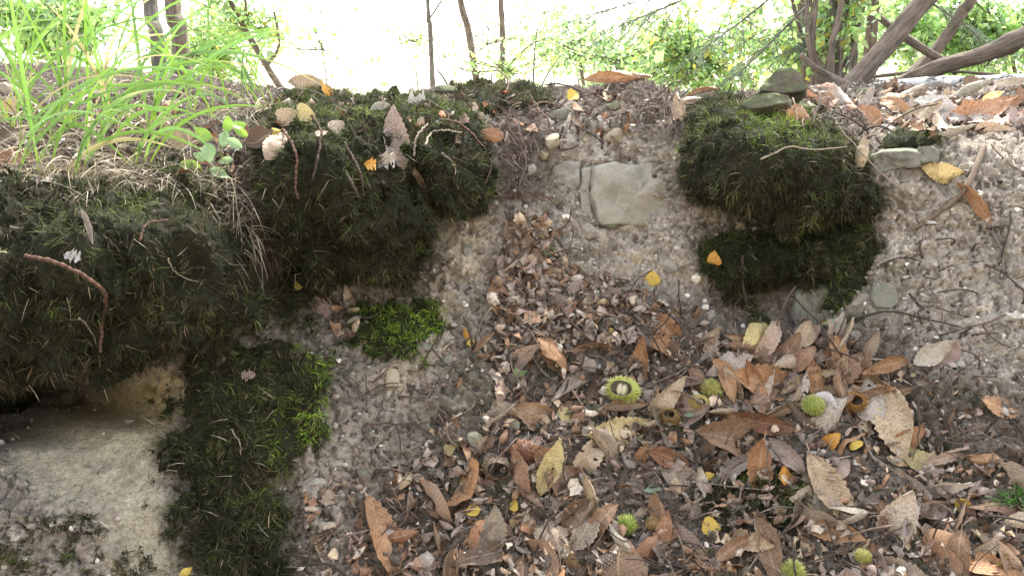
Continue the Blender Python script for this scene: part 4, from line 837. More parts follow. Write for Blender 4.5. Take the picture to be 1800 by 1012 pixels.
    (1248, 918, 32, -20, 'yellow', 'flat', 'birch', 1.3, 'bright yellow leaf on the near edge of the moss hummock'),
    (1372, 841, 34, -10, 'amber', 'curl', 'birch', 1.3, 'amber leaf at the far corner of the moss hummock'),
    (1246, 838, 20, 10, 'yellow', 'flat', 'birch', 1.1, 'small yellow leaf on top of the moss hummock'),
    (1120, 989, 22, 70, 'yellow', 'curl', 'oval', 1.1, 'yellow leaf at the bottom beside the small cone'),
    (322, 1003, 24, 25, 'yellow', 'flat', 'oval', 1.5, 'bright yellow leaf on the smooth pale rock at the bottom'),
    (1692, 880, 34, -80, 'yellow', 'curl', 'birch', 1.1, 'yellow leaf beside the green sprig'),
    (1282, 736, 24, 0, 'yellow', 'curl', 'birch', 1.3, 'pale yellow leaf under the spiky yellow-green burr'),
    (1455, 775, 36, 40, 'amber', 'curl', 'birch', 1.1, 'amber two-part leaf below the half-hidden green burr'),
    (1502, 795, 26, 20, 'yellow', 'curl', 'oval', .9, 'small yellow leaf below the brown burr'),
    (1073, 582, 17, 0, 'yellow', 'flat', 'birch', 1.2, 'tiny yellow leaf in the gully mouth above the orange leaf'),
    (1180, 554, 22, 10, 'yellow', 'curl', 'birch', 1.2, 'yellow leaf lying on the top orange leaf of the pile'),
    (521, 509, 16, 0, 'yellow', 'curl', 'oval', 1.2, 'tiny yellow leaf in the hollow between dark moss cushions'),
    (985, 733, 32, 20, 'straw', 'curl', 'birch', 1.4, 'crumpled straw yellow leaf below the curved brown twig'),
    (906, 656, 26, 20, 'green', 'curl', 'oval', .9, 'green curled scrap of leaf below the dark orange cupped leaf'),
    (1136, 868, 34, 12, 'mint', 'roll', 'oval', .9, 'grey-green narrow leaf above the bright green closed burr'),
    (1162, 788, 30, -30, 'mint', 'roll', 'oval', .9, 'grey-green leaf strip beside the folded straw-coloured leaf'),
    (1207, 735, 30, -10, 'mint', 'flat', 'oval', .9, 'pale green leaf below the yellow crumpled husk'),
    (1446, 570, 26, 25, 'straw', 'roll', 'oval', .9, 'yellow-green rolled leaf at the foot of the half-buried grey stone'),
    (1470, 574, 32, 0, 'mint', 'flat', 'oval', 1.0, 'grey-green leaf at the foot of the half-buried grey stone'),
    (1510, 584, 18, 0, 'white', 'flat', 'oval', 1.3, 'small white leaf just above the leaf pile'),
    (607, 525, 56, 105, 'pale', 'roll', 'chestnut', 1.0, 'pale upright leaf in the hollow under the two-tone moss'),
    (572, 545, 48, -50, 'pink', 'curl', 'chestnut', 1.4, 'pinkish leaf in the hollow between dark moss cushions'),
    (660, 528, 30, -30, 'grey', 'fold', 'scrap', 1.0, 'grey scrap of leaf in the hollow under the two-tone moss'),
    (148, 412, 60, -75, 'pale', 'roll', 'chestnut', .7, 'pale upright sliver of leaf on the huge dark moss cushion'),
    (135, 446, 30, -20, 'white', 'flat', 'scrap', 1.0, 'white scrap of leaf on the huge dark moss cushion'),
    (440, 655, 24, -10, 'pink', 'curl', 'scrap', 1.2, 'pink scrap of leaf on the tall moss drape'),
    (890, 468, 42, 10, 'pink', 'flat', 'birch', 1.2, 'pinkish pointed leaf below the long keeled leaf'),
    (985, 485, 40, -30, 'pale', 'curl', 'chestnut', 1.7, 'whitish veined leaf beside the long keeled leaf'),
    (905, 512, 40, 70, 'tan', 'curl', 'oval', 1.2, 'small tan leaf in the gully above the straight twig'),
    (945, 535, 36, -20, 'pale', 'roll', 'oval', 1.1, 'pale rolled leaf in the gully below the straight twig'),
    (1000, 560, 40, 60, 'pink', 'curl', 'chestnut', 1.7, 'pinkish crumpled leaf in the middle of the gully'),
    (1085, 525, 42, 0, 'pink', 'curl', 'birch', 1.1, 'pinkish leaf in the gully level with the lower moss ledge'),
    (1065, 445, 32, 20, 'grey', 'curl', 'oval', 1.2, 'grey-brown leaf on the clay scree under the squared block'),
    (903, 540, 24, 10, 'orange', 'curl', 'scrap', 1.2, 'orange scrap of leaf on the straight grey twig'),
    (880, 690, 40, 80, 'pink', 'fold', 'chestnut', 1.4, 'pinkish pointed leaf beside the green curled scrap'),
    (795, 735, 44, 40, 'pale', 'roll', 'chestnut', 1.5, 'pale leaf in the bare soil beside a brown twig'),
    (685, 805, 34, -70, 'pale', 'roll', 'scrap', 1.0, 'pale thin leaf scrap below the brown hoop of twig'),
    (705, 845, 30, 0, 'tan', 'curl', 'oval', 1.2, 'small tan leaf in the bare soil under the hoop of twig'),
    (712, 885, 36, 90, 'pale', 'roll', 'oval', .8, 'pale rolled leaf standing in soil above the orange upright leaf'),
    (578, 872, 30, 80, 'pale', 'fold', 'scrap', 1.4, 'whitish leaf scrap beside the tall moss drape'),
]
for (px, py, L, a, c, fm, kd, wd, lb) in HERO:
    up = None; f_ = .55 if fm != 'stand' else .75
    dep = None
    if py < 225 and px > 1380: f_ = .45
    dep = 2.1 if py < 175 else None
    leaf(px, py, L * (1.28 if kd == 'chestnut' else 1.08), a, c, fm, kd, lb, wd, f_, (.024 if 590 < py and px > 840 else .016) if L > 40 else (.016 if 590 < py and px > 840 else .009), depth=dep)
# more leaves of the pile: each its own leaf, label from its look and the nearest landmark
MARK = [('the open green burr', 1088, 690), ('the bright green closed burr', 1110, 922), ('the spiky yellow-green burr', 1250, 682), ('the half-hidden green burr', 1420, 712), ('the brown open burr', 1500, 710), ('the old red burr', 925, 800),
        ('the sunken moss hummock', 1315, 880), ('the small cone', 1067, 985), ('the lone long pale leaf', 1596, 738), ('the lone orange-tan toothed leaf', 1740, 727), ('the big orange upright leaf', 672, 962), ('the big pale toothed leaf', 1565, 905),
        ('the broad orange-brown leaf', 1350, 690), ('the long slanting tan leaf', 1456, 862), ('the broad weathered grey leaf', 858, 940), ('the half-buried grey stone', 1424, 542), ('the squared stone block', 1118, 342), ('the long keeled leaf', 937, 442),
        ('the birch log', 1690, 148), ('the large ledge leaf', 1720, 208), ('the green sprig', 1750, 885), ('the dark orange cupped leaf', 960, 630), ('the oval pinkish leaf', 1628, 878), ('the long brown rolled leaf', 1288, 782), ('the green seedling', 380, 265), ('the wedge-shaped boulder', 1374, 152),
        ('the pair of leaves on clay', 1655, 612), ('the hoop of twig', 670, 765), ('the folded straw-coloured leaf', 1112, 756), ('the ribbed brown bottom leaf', 1705, 985)]
P_PILE = [(860, 600), (1150, 590), (1300, 585), (1500, 600), (1560, 640), (1560, 700), (1690, 780), (1850, 840), (1850, 1040), (720, 1040), (760, 900), (830, 800), (860, 700)]
P_GULLY = [(880, 370), (960, 380), (1000, 470), (1120, 500), (1200, 560), (1150, 600), (880, 600), (860, 520), (890, 450)]
P_LEDGE = [(1430, 165), (1560, 155), (1850, 150), (1850, 235), (1640, 235), (1520, 215), (1420, 200)]
rs = random.Random(91)
def inside(poly, x, y): return float(sdist(poly, np.array(float(x)), np.array(float(y)))) > 0
def scatter(poly, n, Ls, cols, kinds, lift, maxtry=6000, sep=16):
    xs = [p[0] for p in poly]; ys = [p[1] for p in poly]; done = []; k = 0
    while len(done) < n and k < maxtry:
        k += 1; x = rs.uniform(min(xs), max(xs)); y = rs.uniform(min(ys), max(ys))
        if not inside(poly, x, y) or any((x - a) ** 2 + (y - b) ** 2 < sep * sep for a, b in done): continue
        if any((x - a) ** 2 + (y - b) ** 2 < 26 ** 2 for a, b in [(1088, 690), (1110, 922), (1250, 682), (1420, 712), (1500, 710), (1067, 985), (1515, 975), (1170, 735)]): continue
        done.append((x, y)); kd = rs.choice(kinds)
        leaf(x, y, rs.uniform(*Ls) * (1 if kd != 'birch' else .6), rs.uniform(0, 360), rs.choice(cols), rs.choice(['curl', 'curl', 'roll', 'roll', 'fold', 'fold', 'flat']), kd, None, rs.uniform(.85, 1.3), rs.uniform(.1, .6), rs.uniform(*lift))
scatter([(1280, 582), (1540, 600), (1570, 700), (1480, 730), (1290, 720)], 24, (80, 118), ['tan', 'tan', 'brown', 'orange', 'pale', 'brown'], ['chestnut'], (.014, .028), sep=38)
scatter(P_PILE, 100, (70, 125), ['grey', 'pink', 'pink', 'tan', 'tan', 'pale', 'brown', 'brown', 'brown', 'grey', 'orange', 'orange', 'dark'], ['chestnut', 'chestnut', 'chestnut', 'oval'], (.002, .018), sep=34)
scatter(P_GULLY, 26, (26, 46), ['grey', 'pink', 'pink', 'pale', 'tan'], ['chestnut', 'oval', 'birch'], (.003, .008), sep=26)
scatter(P_LEDGE, 26, (40, 70), ['tan', 'pale', 'pink', 'orange', 'rust', 'white', 'brown'], ['chestnut', 'chestnut', 'oval'], (.006, .02), sep=24)
by = {}
for (o, x, y, L, c, fm, kd) in LEAVES:
    if 'label' in o.keys(): continue
    nm, mx, my = min(MARK, key=lambda m: (m[1] - x) ** 2 + (m[2] - y) ** 2); dx, dy = x - mx, y - my
    rel = ('right of' if dx > 0 else 'left of') if abs(dx) > abs(dy) else ('below' if dy > 0 else 'above')
    look = f"{CW[c]} {dict(flat='flat', curl='curled', roll='rolled', fold='folded', stand='upright')[fm]}"
    by.setdefault((look, rel, nm), []).append((dx * dx + dy * dy, L, o))
ORD = ['', 'second ', 'third ', 'fourth ', 'fifth ', 'sixth ']
for (look, rel, nm), it in by.items():
    it.sort(key=lambda t: t[0])
    for k, (_, L, o) in enumerate(it):
        o['label'] = f"{look} fallen leaf {rel} {nm}" + ('' if len(it) == 1 else f", {ORD[k] if k else ''}nearest to it")

# loose leaf fragments under and between them: too many and too small to pick apart
def stuff_leaves(name, polys, n, sz, cols, seed, label, lift=(.001, .016)):
    r = np.random.default_rng(seed); mb = MB(); rr = random.Random(seed); forms = [leaf_geo(k, seed + j, r.normal(0, 1.2), r.normal(0, 1.0), r.normal(0, .5), n=6, m=2, wr=.4) for j, k in enumerate(['scrap', 'scrap', 'scrap', 'chestnut', 'scrap', 'scrap', 'chestnut', 'scrap'])]
    for poly, cnt in zip(polys, n):
        xs = [p[0] for p in poly]; ys = [p[1] for p in poly]; d = 0; tries = 0
        while d < cnt and tries < cnt * 8:
            tries += 1; x = rr.uniform(min(xs), max(xs)); y = rr.uniform(min(ys), max(ys))
            if not inside(poly, x, y): continue
            h = hit(x, y)
            if h is None: continue
            d += 1; p, nn, dep = h; nn = nrm(nn + r.normal(0, .6, 3)); a = nrm(np.cross(nn, r.normal(0, 1, 3))); b = np.cross(nn, a); V, q, uv = forms[rr.randrange(len(forms))]
            S = rr.uniform(*sz) * dep / F; W = (V * S) @ np.stack([a, b * rr.uniform(.6, 1.2), nn]) + p + nn * rr.uniform(*lift)
            mb.put(W, q, np.array(LC[rr.choice(cols)]) * rr.uniform(.5, 1.25))
    add(name, mb.mesh(name), M['litter'], kind='stuff', label=label)
CG = ['grey', 'pink', 'grey', 'tan', 'brown', 'pale', 'dark', 'brown', 'grey']
stuff_leaves('leaf_litter', [P_PILE, P_GULLY, P_LITTER, P_LEDGE, [(540, 850), (760, 800), (780, 1040), (540, 1040)], [(560, 520), (620, 520), (640, 600), (580, 590)]], [1700, 800, 900, 380, 220, 30], (9, 38), CG, 5, 'broken dry leaf fragments carpeting the foot of the bank')
stuff_leaves('leaf_litter', [[(-40, 180), (480, 180), (500, 215), (440, 300), (200, 320), (-40, 320)], [(480, 165), (1190, 165), (1190, 230), (860, 240), (480, 230)]], [240, 110], (10, 30), ['grey', 'tan', 'dark', 'rust', 'brown', 'dark', 'white'], 6, 'broken leaf fragments along the grassy top of the bank')

# ------------------------------------------------------------------ chestnut burrs and a cone
def sphere_dirs(n, seed):
    k = np.arange(n) + .5; ph = np.arccos(1 - 2 * k / n); th = math.pi * (1 + 5 ** .5) * k
    return np.stack([np.cos(th) * np.sin(ph), np.sin(th) * np.sin(ph), np.cos(ph)], -1)
def burr(px, py, rpx, c0, c1, label, open_=0.0, odir=(0.0, 0.15), squash=.9, seed=1, spike=.55, inner=C3(.62, .58, .44), n=620):
    h = hit(px, py); p, nn, dep = h; r = rpx * dep / F * .78; tc = nrm(CAM - p); c = p + nrm(nn + tc) * r * .8
    o = empty('chestnut_burr', c, label=label, category='burr', group='chestnut burrs')
    ax = nrm(tc + np.array([odir[0], 0, odir[1]])); D = sphere_dirs(n, seed); rg = np.random.default_rng(seed)
    a = np.linspace(0, math.pi, 17); b = np.arange(24) * 2 * math.pi / 24; X = nrm(np.cross(ax, [0.2, .3, 1])); Y = np.cross(ax, X)
    a0 = open_ * 1.05
    def shell(rad, a1, inner_=False):
        aa = np.linspace(a0 if open_ else 0.0, math.pi, 15); A, B = np.meshgrid(aa, b, indexing='ij')
        P = rad * (np.cos(A)[..., None] * ax + (np.sin(A) * np.cos(B))[..., None] * X * (1.12 if open_ else 1) + (np.sin(A) * np.sin(B))[..., None] * Y * squash)
        P = P * (1 + .16 * fbm(P / r + seed, .8, 2, seed))[..., None]
        m = len(aa); i = (np.arange(m - 1)[:, None] * 24); j = np.arange(24)[None]
        return P.reshape(-1, 3), np.stack([i + j, i + 24 + j, i + 24 + (j + 1) % 24, i + (j + 1) % 24], -1).reshape(-1, 4)
    V, q = shell(r, 0); add('husk', mesh_np('husk', V, q, np.tile(c0 * .6, (len(V), 1))), M['burr'], o)
    if open_:
        V, q = shell(r * .93, 0); add('lining', mesh_np('lining', V, q[:, ::-1], np.tile(inner, (len(V), 1))), M['burr'], o)
    D = D[(D @ ax) < math.cos(a0)] if open_ else D
    if open_ and inner[0] > .4:
        for e in (-.5, .45):
            Pn = sphere_dirs(60, 3); Pn = (Pn @ ax)[:, None] * ax * .42 + (Pn @ X)[:, None] * X * .30 + (Pn @ Y)[:, None] * Y * .5
            A, B = np.meshgrid(np.linspace(0, math.pi, 9), b[::2], indexing='ij'); S_ = np.cos(A)[..., None] * ax * .42 + (np.sin(A) * np.cos(B))[..., None] * X * .27 + (np.sin(A) * np.sin(B))[..., None] * Y * .5
            i = (np.arange(8)[:, None] * 12); j = np.arange(12)[None]; q = np.stack([i + j, i + 12 + j, i + 12 + (j + 1) % 12, i + (j + 1) % 12], -1).reshape(-1, 4)
            add('nut', mesh_np('nut', (S_.reshape(-1, 3) + X * e * .36 + ax * .22) * r, q, np.tile(C3(.50, .45, .30), (len(S_.reshape(-1, 3)), 1))), M['burr'], o)
    base = D[:, :1] * 0 + (D @ ax)[:, None] * ax * r + (D @ X)[:, None] * X * r * (1.12 if open_ else 1) + (D @ Y)[:, None] * Y * r * squash
    dr = nrm(D + rg.normal(0, .45, D.shape)); L = r * spike * rg.uniform(.6, 1.25, (len(D), 1)); s1 = nrm(np.cross(dr, rg.normal(0, 1, D.shape))); s2 = np.cross(dr, s1); w = r * .038
    T = np.stack([base + s1 * w, base - s1 * w * .5 + s2 * w, base - s1 * w * .5 - s2 * w, base + dr * L], 1); bi = (np.arange(len(D)) * 4)[:, None]
    f = np.concatenate([bi + np.array([k])for k in ([0, 1, 3], [1, 2, 3], [2, 0, 3])])
    cc = np.stack([c0 * .8, c0 * .8, c0 * .8, c1])[None] * (rg.uniform(.6, 1.2, (len(D), 1, 1)) * (1 + .35 * fbm(D + seed, .7, 2, seed))[:, None, None])
    add('spines', mesh_np('spines', T.reshape(-1, 3), f, cc.reshape(-1, 3)), M['burr'], o, kind='stuff')
    return o
G1, G2, Y1, Y2, B1, B2 = C3(.34, .42, .06), C3(.60, .70, .20), C3(.48, .44, .10), C3(.70, .66, .26), C3(.22, .13, .05), C3(.42, .27, .11)
burr(1086, 692, 30, C3(.42, .46, .09), C3(.70, .72, .24), 'large open yellow-green burr showing its pale lining', .75, (-.25, .25), .85, 1, .34)
burr(1110, 923, 19, G1, G2, 'small round bright green closed burr', 0, seed=2, spike=.62)
burr(1250, 682, 19, Y1, Y2, 'spiky yellow-green burr beside orange leaves', 0, seed=3, spike=.62)
burr(1225, 708, 20, C3(.50, .38, .12), C3(.62, .50, .2), 'crumpled yellow husk touching the spiky yellow-green burr', .5, (.3, .1), .8, 4, .22)
burr(1421, 713, 21, G1 * .9, Y2, 'green burr half hidden behind a wrinkled tan leaf', 0, seed=5, spike=.45)
burr(1500, 710, 22, C3(.36, .19, .05), C3(.55, .33, .10), 'orange-brown open burr at the edge of the leaf pile', .55, (.1, .2), .9, 6, .4, C3(.25, .16, .08))
burr(1172, 735, 18, B1, C3(.55, .40, .10), 'brown burr with a dark opening beside the folded straw-coloured leaf', .6, (0, .6), .9, 7, .4, C3(.1, .06, .04))
burr(1516, 977, 16, Y1, Y2, 'yellow-green burr below the broad orange leaf', 0, seed=8, spike=.45)
burr(1390, 1006, 20, G1, Y2, 'yellow-green burr cut off at the bottom of the view', 0, seed=9, spike=.62)
burr(922, 803, 24, C3(.20, .085, .05), C3(.36, .18, .10), 'old reddish-brown burr in the gully', 0, seed=10, spike=.45)
burr(872, 822, 28, C3(.16, .11, .07), C3(.33, .25, .16), 'old empty dark burr gaping beside the reddish one', .8, (.1, -.15), .75, 11, .3, C3(.07, .05, .035))
burr(1148, 918, 15, C3(.34, .22, .08), C3(.5, .36, .14), 'small ochre burr next to the bright green closed burr', 0, seed=12, spike=.3)
# cone
h = hit(1067, 985); p, nn, dep = h; L = 42 * dep / F; tc = nrm(CAM - p); ax = nrm(np.array([1, .1, .25])); c = p + tc * L * .18
o = empty('conifer_cone', c, label='small grey-brown cone lying among pale leaves at the bottom', category='cone')
X = nrm(np.cross(ax, tc)); Y = np.cross(ax, X); mb = MB(); core = np.stack([ax * (t - .5) * L for t in np.linspace(0, 1, 9)]); V, fs = tube(core, L * .24 * np.sin(math.pi * np.linspace(.06, .97, 9)) ** .7, 10); add('core', mesh_np('core', V, fs, np.tile(C3(.12, .09, .07), (len(V), 1))), M['twig'], o)
for k in range(90):
    t = (k + .5) / 90; th = k * 2.39996; rad = L * .25 * math.sin(math.pi * (.06 + .9 * t)) ** .7; d = X * math.cos(th) + Y * math.sin(th); q = ax * (t - .5) * L + d * rad; s_ = L * .055
    e = nrm(np.cross(ax, d)); tip = nrm(d * .8 + ax * .6); mb.put(np.array([q - e * s_, q + e * s_, q + tip * s_ * 1.5 + e * s_ * .6, q + tip * s_ * 1.5 - e * s_ * .6, q + ax * s_ * 1.2]), [np.array([[0, 1, 2, 3]]), np.array([[3, 2, 4], [0, 3, 4], [2, 1, 4]])], C3(.34, .28, .22) * rs.uniform(.7, 1.2))
add('scales', mb.mesh('scales', False), M['twig'], o, kind='stuff')

# ------------------------------------------------------------------ grass, seedling, sprig
def blade_mesh(path, w, c, cup=.25):
    n = len(path); t = nrm(np.gradient(path, axis=0)); side = nrm(np.cross(t, [0.05, -1, .25])); nor = np.cross(side, t); f = np.linspace(0, 1, n); ww = (w * .5 * np.minimum(1, .35 + 2.2 * f) * (1 - f ** 3) ** .8)[:, None]
    V = np.stack([path - side * ww + nor * ww * cup, path, path + side * ww + nor * ww * cup], 1).reshape(-1, 3); i = np.arange(n - 1)[:, None] * 3 + np.arange(2)[None]; i = i.ravel(); q = np.stack([i, i + 3, i + 4, i + 1], -1)
    return V, q
def grass_tuft(px, py, n, L, lean, label, seed, Y=None, w=.0066, dry=18):
    r = np.random.default_rng(seed); h = hit(px, py); p = h[0] if h is not None and Y is None else at(px, py, Y)
    o = empty('grass_tuft', p, label=label, category='grass', group='tall grass on top of the bank')
    for k in range(n):
        b = r.normal(0, .022, 3) * [1, 1, 0]; az = r.normal(lean, .8); ln = L * 1.3 * r.uniform(.55, 1.2); d = np.array([math.sin(az), r.normal(-.1, .35), 0]); up = r.uniform(.8, 1.9); bend = r.uniform(1.2, 2.8); path = [b]; cur = nrm(np.array([0, 0, up]) + d * .55)
        for s_ in range(13): path.append(path[-1] + cur * ln / 13); cur = nrm(cur + (d * .5 + np.array([0, 0, -.75])) * bend / 13)
        V, q = blade_mesh(np.array(path), w * r.uniform(.35, 1.4), None); mix = r.random(); c = C3(.42, .36, .16) if r.random() < .10 else (C3(.17, .30, .035) * (1 - mix) + C3(.12, .22, .06) * mix) * r.uniform(.8, 1.25); cc = np.tile(c, (len(V), 1)); f = np.repeat(np.linspace(0, 1, 14), 3)[:, None]; cc = cc * (.75 + .35 * f) + C3(.06, .05, .0) * (f < .12); br = np.clip((f - r.uniform(.7, 1.3)) * 8, 0, 1); cc = cc * (1 - br) + C3(.38, .30, .14) * br
        add('blade', mesh_np('blade', V, q, cc), M['grass'], o)
    mb = MB()
    for k in range(dry):
        b = r.normal(0, .03, 3) * [1, 1, 0]; d = r.normal(0, 1, 3); d[2] = abs(d[2]) * .6; path = [b]; cur = nrm(d)
        for s_ in range(6): path.append(path[-1] + cur * L * .4 / 6); cur = nrm(cur + np.array([0, -.05, -.35]))
        V, q = blade_mesh(np.array(path), .0035, None); mb.put(V, q, C3(.40, .33, .22) * r.uniform(.6, 1.1))
    add('dry_blades', mb.mesh('dry_blades'), M['litter'], o, kind='stuff')
for k, (px, py, n, L, lean, lb) in enumerate([
    (20, 225, 10, 0.34, .5, 'grass tuft at the outer edge beside the pale yellow leaf'), (75, 255, 8, 0.31, .9, 'grass tuft second from the edge above the orange-tan leaf'), (125, 225, 10, 0.40, .6, 'tall grass tuft rising above the dark litter'),
    (165, 262, 8, 0.30, .9, 'low grass tuft above the dark red leaf'), (215, 225, 9, 0.37, .7, 'grass tuft between the dark red leaf and the tree trunks'), (268, 232, 8, 0.34, .8, 'grass tuft directly in front of the twin tree trunks'), (322, 215, 5, 0.29, .9, 'grass tuft beside the crumpled rust-orange leaf'),
    (395, 205, 4, 0.29, -.9, 'sparse grass tuft arching back above the green seedling'), (440, 170, 4, 0.22, -.6, 'small grass tuft near the ridge beyond the seedling'), (476, 190, 4, 0.27, -1.1, 'last sparse grass tuft by the crown of the two-tone moss'),
    (40, 165, 8, 0.47, .5, 'far grass tuft reaching the top corner'), (190, 165, 8, 0.43, .7, 'far grass tuft behind the tall one'), (60, 300, 7, .30, 1.2, 'grass tuft at the very edge above the huge dark moss'), (140, 308, 7, .28, 1.3, 'grass tuft spilling over the huge dark moss by the dark red leaf'), (235, 290, 6, .28, 1.1, 'grass tuft spilling over the edge beside the folded tan leaf'), (-40, 215, 6, 0.45, .9, 'grass tuft partly outside the view at the edge')]):
    grass_tuft(px, py, n, L, lean, lb, 700 + k)
# seedling
h = hit(408, 300); p = h[0] + h[1] * .01
o = empty('seedling', p, label='little bright green seedling with oval leaves at the edge of the moss', category='plant'); top = at(402, 232, p[1] - .03) - p
stem = smooth_path([np.zeros(3), top * .5 + [-.01, -.02, 0], top], 12); V, fs = tube(stem, np.linspace(.0022, .0012, 12), 6); add('stem', mesh_np('stem', V, fs, np.tile(C3(.20, .30, .06), (len(V), 1))), M['grass'], o)
stem2 = smooth_path([np.zeros(3), at(372, 312, p[1] - .03) - p, at(300, 292, p[1] - .04) - p], 12); V, fs = tube(stem2, np.linspace(.002, .001, 12), 6); add('stem', mesh_np('stem', V, fs, np.tile(C3(.22, .30, .08), (len(V), 1))), M['grass'], o)
for k, (px, py, L, a, c) in enumerate([(356, 235, 34, 150, 0), (400, 218, 30, 90, 0), (420, 220, 26, 20, 0), (424, 233, 26, -30, 0), (393, 244, 30, 80, 1), (366, 268, 38, 100, 1), (335, 291, 38, 175, 0), (387, 305, 36, -10, 1), (412, 253, 30, -20, 1), (397, 282, 26, 5, 1), (350, 275, 24, 160, 1)]):
    V, q, uv = leaf_geo('oval', 900 + k, rs.uniform(-1, 1), rs.uniform(.2, .8), 0, n=8, m=2); q0 = at(px, py, p[1] - .03 - .015 * (k % 3)); nn = nrm(nrm(CAM - q0) + np.array([rs.uniform(-.5, .5), 0, rs.uniform(.1, .9)]))
    img = np.array([math.cos(R(a)), 0, 0]) + math.sin(R(a)) * np.array([0, sp_, cp_]); x = nrm(img - nn * np.dot(img, nn)); y = np.cross(nn, x); W = (V * (L * p[1] / F)) @ np.stack([x, y, nn]) + q0 - p
    add('leaf', mesh_np('leaf', W, q, np.tile([C3(.26, .42, .06), C3(.30, .42, .20)][c], (len(W), 1))), M['grass'], o)
# green sprig
h = hit(1765, 890); p = h[0]; o = empty('green_sprig', p, label='feathery green sprig lying on the leaves by the edge', category='plant'); mb = MB(); r = np.random.default_rng(3)
ends = [(1708, 900), (1722, 882), (1745, 872), (1775, 862), (1808, 866), (1800, 900), (1765, 905)]
for e in ends:
    hh = hit(*e); q = (hh[0] if hh else p) + np.array([0, -.01, .018]); path = smooth_path([np.zeros(3) + [.03, 0, .008], (q - p) * .5 + [0, -.012, .01], q - p], 10); V, fs = tube(path, .0009, 4); mb.put(V, fs, C3(.10, .14, .05))
    for s_ in range(130):
        b = path[0] + (path[-1] - path[0]) * 0 + path[min(9, int(r.random() * 10))] + r.normal(0, .003, 3); d = nrm(path[-1] - path[0] + r.normal(0, .9, 3) * np.linalg.norm(path[-1] - path[0])); sd2 = nrm(np.cross(d, r.normal(0, 1, 3))); l = r.uniform(.006, .012)
        mb.put([b - sd2 * .0009, b + sd2 * .0009, b + d * l], np.array([[0, 1, 2]]), C3(.09, .22, .04) * r.uniform(.7, 1.4))
add('foliage', mb.mesh('foliage', False), M['needle'], o, kind='stuff')

# ------------------------------------------------------------------ small debris of the bank: crumbs, needles, leaf chips, hair roots
front = ((UU > -250) & (UU < 2050)).astype(float) * (np.arange(NV)[None] >= nfoot - 2) * (np.arange(NV)[None] < nfoot + NF + 8)
near = front * (RR < 1150)
ico_v = nrm(np.array([(a, b, c) for a, b, c in [(-1, 1.618, 0), (1, 1.618, 0), (-1, -1.618, 0), (1, -1.618, 0), (0, -1, 1.618), (0, 1, 1.618), (0, -1, -1.618), (0, 1, -1.618), (1.618, 0, -1), (1.618, 0, 1), (-1.618, 0, -1), (-1.618, 0, 1)]], float))
ico_f = np.array([(0, 11, 5), (0, 5, 1), (0, 1, 7), (0, 7, 10), (0, 10, 11), (1, 5, 9), (5, 11, 4), (11, 10, 2), (10, 7, 6), (7, 1, 8), (3, 9, 4), (3, 4, 2), (3, 2, 6), (3, 6, 8), (3, 8, 9), (4, 9, 5), (2, 4, 11), (6, 2, 10), (8, 6, 7), (9, 8, 1)])
def crumbs(name, n, w, size, cols, seed, label):
    P, Nn, r = sample_bank(n, w, seed); s = size * np.exp(r.normal(0, .55, (n, 1, 1))); V = ico_v[None] * (1 + r.normal(0, .25, (n, 12, 1))) * s * r.uniform(.35, 1.3, (n, 1, 3)) + P[:, None] + Nn[:, None] * s * .15
    f = (ico_f[None] + (np.arange(n) * 12)[:, None, None]).reshape(-1, 3); c = np.array(cols)[r.integers(0, len(cols), n)] * np.exp(r.normal(-.12, .3, (n, 1)))
    add(name, mesh_np(name, V.reshape(-1, 3), f, np.repeat(c, 12, 0), False), M['pebble'], kind='stuff', label=label)
claycol = [(.48, .425, .355), (.42, .37, .305), (.34, .295, .24), (.55, .50, .42), (.27, .23, .19)]
crumbs('clay_crumbs', 9000, near * (.25 + pale + pr + .6 * sand) * (1 - .8 * rock), .0027, claycol, 1, 'small clay crumbs and grit over the bare slope')
crumbs('soil_crumbs', 6000, near * (.35 + lit + .5 * hum) * (1 - .8 * rock), .0034, [(.14, .11, .09), (.19, .155, .125), (.10, .08, .065), (.26, .22, .18)], 2, 'dark soil crumbs between the leaves')
crumbs('gravel', 220, near * (.3 + pale + pr + .3 * lit) * (1 - rock), .0075, claycol, 3, 'scattered gravel on the clay slope')
def fibres(name, P, Nn, L, wd, cols, seed, label, droop=.3, jitter=1.2, hook=.8, seg=4, mat='litter', upbias=0, flat=.6):
    r = np.random.default_rng(seed); Nn = nrm(Nn * (1 - flat) + 1e-6); V, Fs, m = strands(P + Nn * .003, Nn * (1 - flat), L, wd, seed, seg=seg, droop=droop, jitter=jitter, hook=hook, upbias=upbias)
    c = np.array(cols)[r.integers(0, len(cols), len(P))] * np.exp(r.normal(0, .3, (len(P), 1)))
    add(name, mesh_np(name, V, Fs, np.repeat(c, m, 0)), M[mat], kind='stuff', label=label)
needlec = [(.20, .13, .085), (.28, .20, .14), (.13, .085, .06), (.36, .29, .21)]
P, Nn, r = sample_bank(12000, near * (.4 + lit + .8 * hum + .2 * pale) * (1 - rock), 11); fibres('needle_litter', P, Nn, .022, .0011, needlec, 12, 'brown conifer needles strewn over soil and leaves')
P, Nn, r = sample_bank(1500, near * (.1 + lit + .7 * hum + .25 * pr) * (1 - rock), 13); fibres('twig_litter', P, Nn, .065, .0022, [(.15, .10, .075), (.10, .07, .055), (.24, .18, .14), (.19, .13, .10)], 14, 'short broken twigs and rootlets strewn over the bank', seg=6, hook=1.3)
